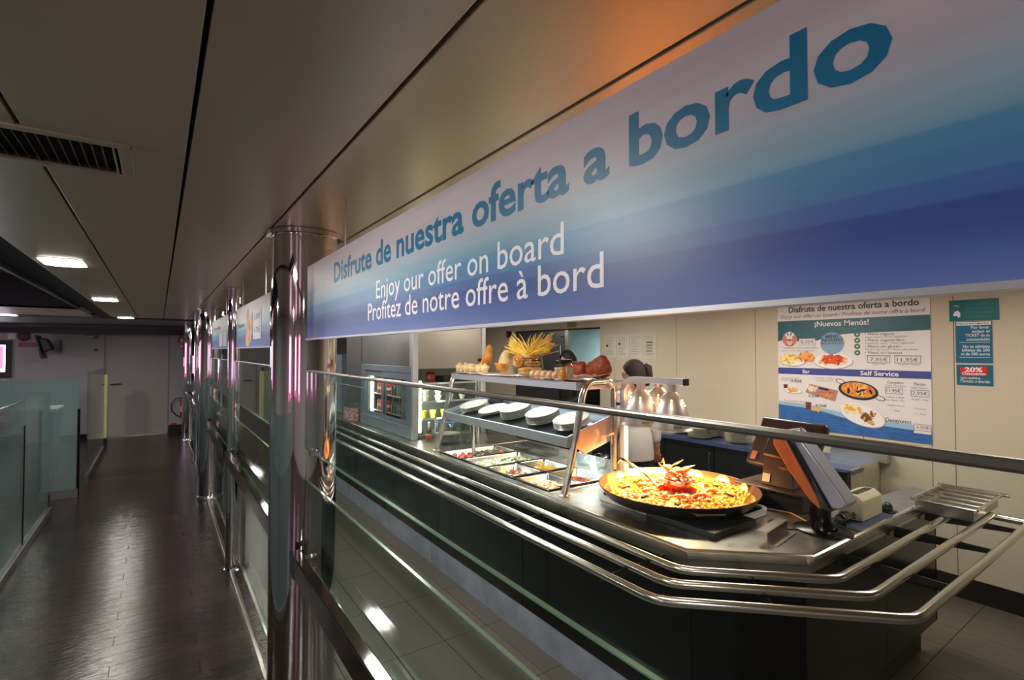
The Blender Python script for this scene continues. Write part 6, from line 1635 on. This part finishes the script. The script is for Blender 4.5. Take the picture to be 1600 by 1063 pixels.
def person(loc, yaw, label, top, hair_len, glasses=False, arm_down=True, scale=1.0, lean=0.0, headyaw=0.0, black=False, cap=False):
    """standing figure; local +y is where it faces"""
    t = thing('person', loc, label, 'person'); t.rotation_euler = (0, 0, yaw); t.scale = (scale,) * 3
    ORG[t.name] = (0, 0, 0)
    L = lean
    vb = [(0, 0, 0.92), (0, 0.0, 1.05), (0, L * 0.3, 1.20), (0, L * 0.8, 1.33), (0, L, 1.42), (0, L * 1.15 + 0.01, 1.48),    # 0..5 spine/neck
          (0.15, L * 0.9, 1.385), (0.19, L * 0.7 - 0.01, 1.12), (0.212, L * 0.7 + 0.0, 0.96), (0.222, L * 0.7 + 0.01, 0.885),      # 6..9 arm R side (+x)
          (-0.15, L * 0.9, 1.385), (-0.19, L * 0.9 - 0.02, 1.12), (-0.15, L + 0.17, 1.02), (-0.12, L + 0.24, 1.02),        # 10..13 arm other, bent forward
          (0.09, 0, 0.86), (0.10, 0.015, 0.48), (0.10, -0.01, 0.09), (0.105, 0.12, 0.035),
          (-0.09, 0, 0.86), (-0.10, 0.015, 0.48), (-0.10, -0.01, 0.09), (-0.105, 0.12, 0.035)]
    eb = [(0, 1), (1, 2), (2, 3), (3, 4), (4, 5), (3, 6), (6, 7), (7, 8), (8, 9), (3, 10), (10, 11), (11, 12), (12, 13), (0, 14), (14, 15), (15, 16), (16, 17), (0, 18), (18, 19), (19, 20), (20, 21)]
    rb = [(0.13, 0.10), (0.115, 0.09), (0.125, 0.095), (0.115, 0.085), 0.055, 0.048, 0.055, 0.042, 0.033, 0.024, 0.055, 0.042, 0.033, 0.024,
          0.085, 0.055, 0.035, 0.035, 0.085, 0.055, 0.035, 0.035]
    mbody = skinned(vb, eb, rb, 'body', skin, t)
    mbody.build('body', skin, t, smooth=True, ang=90)
    # clothes follow the body
    def cloth(ids, grow, nm, m, cut=None):
        idx = {k: i for i, k in enumerate(ids)}
        v = [vb[k] for k in ids]; e = [(idx[a], idx[b]) for a, b in eb if a in idx and b in idx]
        r = [tuple(x + grow for x in (rb[k] if hasattr(rb[k], '__len__') else (rb[k], rb[k]))) for k in ids]
        skinned(v, e, r, nm, m, t).build(nm, m, t, smooth=True, ang=90)
    vb[4] = (0, L, 1.40)
    vb2 = vb[8]; vb[8] = (0.213, L * 0.7 + 0.0, 0.935)
    cloth([0, 1, 2, 3, 6, 7, 8, 10, 11, 12], 0.016, 'tunic' if not black else 'shirt', top)
    vb[8] = vb2
    MB().lathe([(0.13, 0.80), (0.158, 0.81), (0.156, 0.92), (0.14, 1.04), (0.12, 1.10)], (0, 0.0, 0), 28, sx=1.08, sy=0.85).build('tunic_hem' if not black else 'apron', top, t, smooth=True)
    cloth([14, 15, 16], 0.02, 'trouser_leg', trous); cloth([18, 19, 20], 0.02, 'trouser_leg', trous)
    for sx_ in (1, -1):
        MB().ball((0.103 * sx_, 0.05, 0.04), 0.045, 0.12, 0.04, 16, 8).build('shoe', black_plastic, t, smooth=True)
    # head
    hy = L * 1.25 + 0.03; hz = 1.595
    Rh = Matrix.Rotation(headyaw, 4, 'Z') @ Matrix.Rotation(math.radians(-10), 4, 'X')
    hd = lambda x, y, z: Vector((0, hy, hz)) + Rh @ Vector((x, y, z))
    h = MB().ball((0, hy, hz), 0.075, 0.092, 0.112, 24, 16, Rh)
    h.ball(hd(0, 0.02, -0.06), 0.055, 0.065, 0.055, 16, 10, Rh)
    h.ball(hd(0, 0.092, -0.012), 0.012, 0.02, 0.022, 10, 8, Rh)
    for s_ in (1, -1): h.ball(hd(0.076 * s_, -0.005, -0.01), 0.008, 0.018, 0.03, 8, 6, Rh)
    h.tube([(0, L, 1.40), (0, hy - 0.01, 1.52)], 0.047, 14)
    hdo = h.build('head', skin, t, smooth=True, ang=90)
    for s_ in (1, -1):
        MB().ball(hd(0.03 * s_, 0.082, 0.008), 0.012, 0.008, 0.008, 10, 6, Rh).build('eye', white_paint, hdo, smooth=True)
        MB().ball(hd(0.03 * s_, 0.0895, 0.008), 0.005, 0.003, 0.005, 8, 5, Rh).build('iris', hairm, hdo)
    MB().ball(hd(0, 0.088, -0.05), 0.024, 0.008, 0.008, 10, 6, Rh).build('mouth', mat('lips', (170, 90, 84), 0.5), hdo, smooth=True)
    # hair cap and bob
    prof = []
    mbh = MB(); vs = []; nn, mm = 28, 12
    for i in range(mm + 1):
        th_ = (0.05 + 0.95 * i / mm) * math.radians(118)
        for j in range(nn):
            a = 2 * PI * j / nn
            front = max(0.0, math.sin(a))
            lim = math.radians(118) - front * math.radians(62)
            q = min(th_, lim) if i < mm else lim
            q = th_ * (lim / math.radians(118))
            dr = 1 + 0.02 * math.sin(9 * a + i)
            z = 0.128 * math.cos(q)
            k = math.sin(q) if q < PI / 2 else 1.0
            if q > PI / 2: z -= hair_len * (q - PI / 2) / math.radians(28)
            vs.append(hd(0.092 * k * math.cos(a) * dr, (0.108 * k * math.sin(a) - 0.008) * dr, z))
    mbh.add(vs, [(i * nn + j, (i + 1) * nn + j, (i + 1) * nn + (j + 1) % nn, i * nn + (j + 1) % nn) for i in range(mm) for j in range(nn)] + [tuple(range(nn))])
    ho = mbh.build('hair' if not cap else 'cap', hairm if not cap else blackc, t, smooth=True, ang=90)
    so = ho.modifiers.new('thick', 'SOLIDIFY'); so.thickness = 0.008; so.offset = 1
    if hair_len > 0.03:
        MB().tube([hd(-0.0, -0.105, 0.06), hd(0, -0.135, 0.03), hd(0.0, -0.13, -0.05), hd(0.0, -0.115, -0.12)], 0.03, 12, rs=[0.028, 0.04, 0.036, 0.008]).build('ponytail', hairm, t, smooth=True, ang=80)
        MB().ball(hd(0, -0.118, 0.055), 0.022, 0.014, 0.022, 10, 8, Rh).build('hair_clip', mat('pale_clip', (200, 190, 180), 0.3), t, smooth=True)
    if glasses:
        g_ = MB()
        for s_ in (1, -1):
            g_.tube([hd(0.032 * s_ + 0.024 * math.cos(b), 0.100, 0.008 + 0.018 * math.sin(b)) for b in [2 * PI * j / 16 for j in range(16)]], 0.002, 5, closed=True)
            g_.tube([hd(0.056 * s_, 0.099, 0.01), hd(0.083 * s_, 0.06, 0.012), hd(0.086 * s_, -0.01, 0.008)], 0.002, 5)
        g_.build('glasses', dark_metal, t)
    # hands: palm and five fingers each
    for (w, d, thumb) in ((Vector(vb[9]), Vector((0.08, 0.22, -0.97)).normalized(), Vector((-1, 0.3, 0))), (Vector(vb[13]), Vector((0.25, 0.95, -0.15)).normalized(), Vector((0.8, 0, 0.6)))):
        side_ = d.cross(thumb.normalized()).normalized()          # palm normal
        across = side_.cross(d).normalized()
        if across.dot(thumb) < 0: across = -across
        pv = [w - d * 0.02, w + d * 0.03, w + d * 0.065]
        pr_ = [0.021, 0.026, 0.028]
        mbp = skinned([tuple(x) for x in pv], [(0, 1), (1, 2)], [(0.021, 0.018), (0.034, 0.014), (0.038, 0.013)], 'hand', skin, t)
        mbp.build('hand', skin, t, smooth=True, ang=90)
        for k, (off, ln) in enumerate(((0.030, 0.068), (0.010, 0.078), (-0.010, 0.072), (-0.030, 0.056))):
            b0 = w + d * 0.075 + across * off
            c = side_ * 0.25
            p = [b0 - d * 0.02, b0, b0 + (d + c * 0.4 + across * off * 3).normalized() * ln * 0.45, b0 + (d + c * 1.0 + across * off * 3).normalized() * ln * 0.78, b0 + (d + c * 1.8 + across * off * 3).normalized() * ln]
            MB().tube(p, 0.008, 8, rs=[0.0095, 0.0095, 0.0085, 0.008, 0.005]).build('finger', skin, t, smooth=True, ang=80)
        b0 = w + d * 0.02 + across * 0.025
        MB().tube([b0, b0 + (d * 0.6 + across * 0.7) * 0.035, b0 + (d * 0.8 + across * 0.75) * 0.06, b0 + (d + across * 0.7) * 0.075], 0.01, 8, rs=[0.012, 0.011, 0.009, 0.006]).build('thumb', skin, t, smooth=True, ang=80)
    return t


person((3.52, 3.10, 0), math.radians(-22), 'person in a white tunic seen from behind, dark hair clipped up, right hand hanging open', tunic, 0.07, glasses=True, scale=0.968, headyaw=1.0)
person((4.40, 4.98, 0), math.radians(80), 'person in black clothes and dark cap standing behind the gantry breads', blackc, 0.0, scale=1.02, black=True, cap=True)
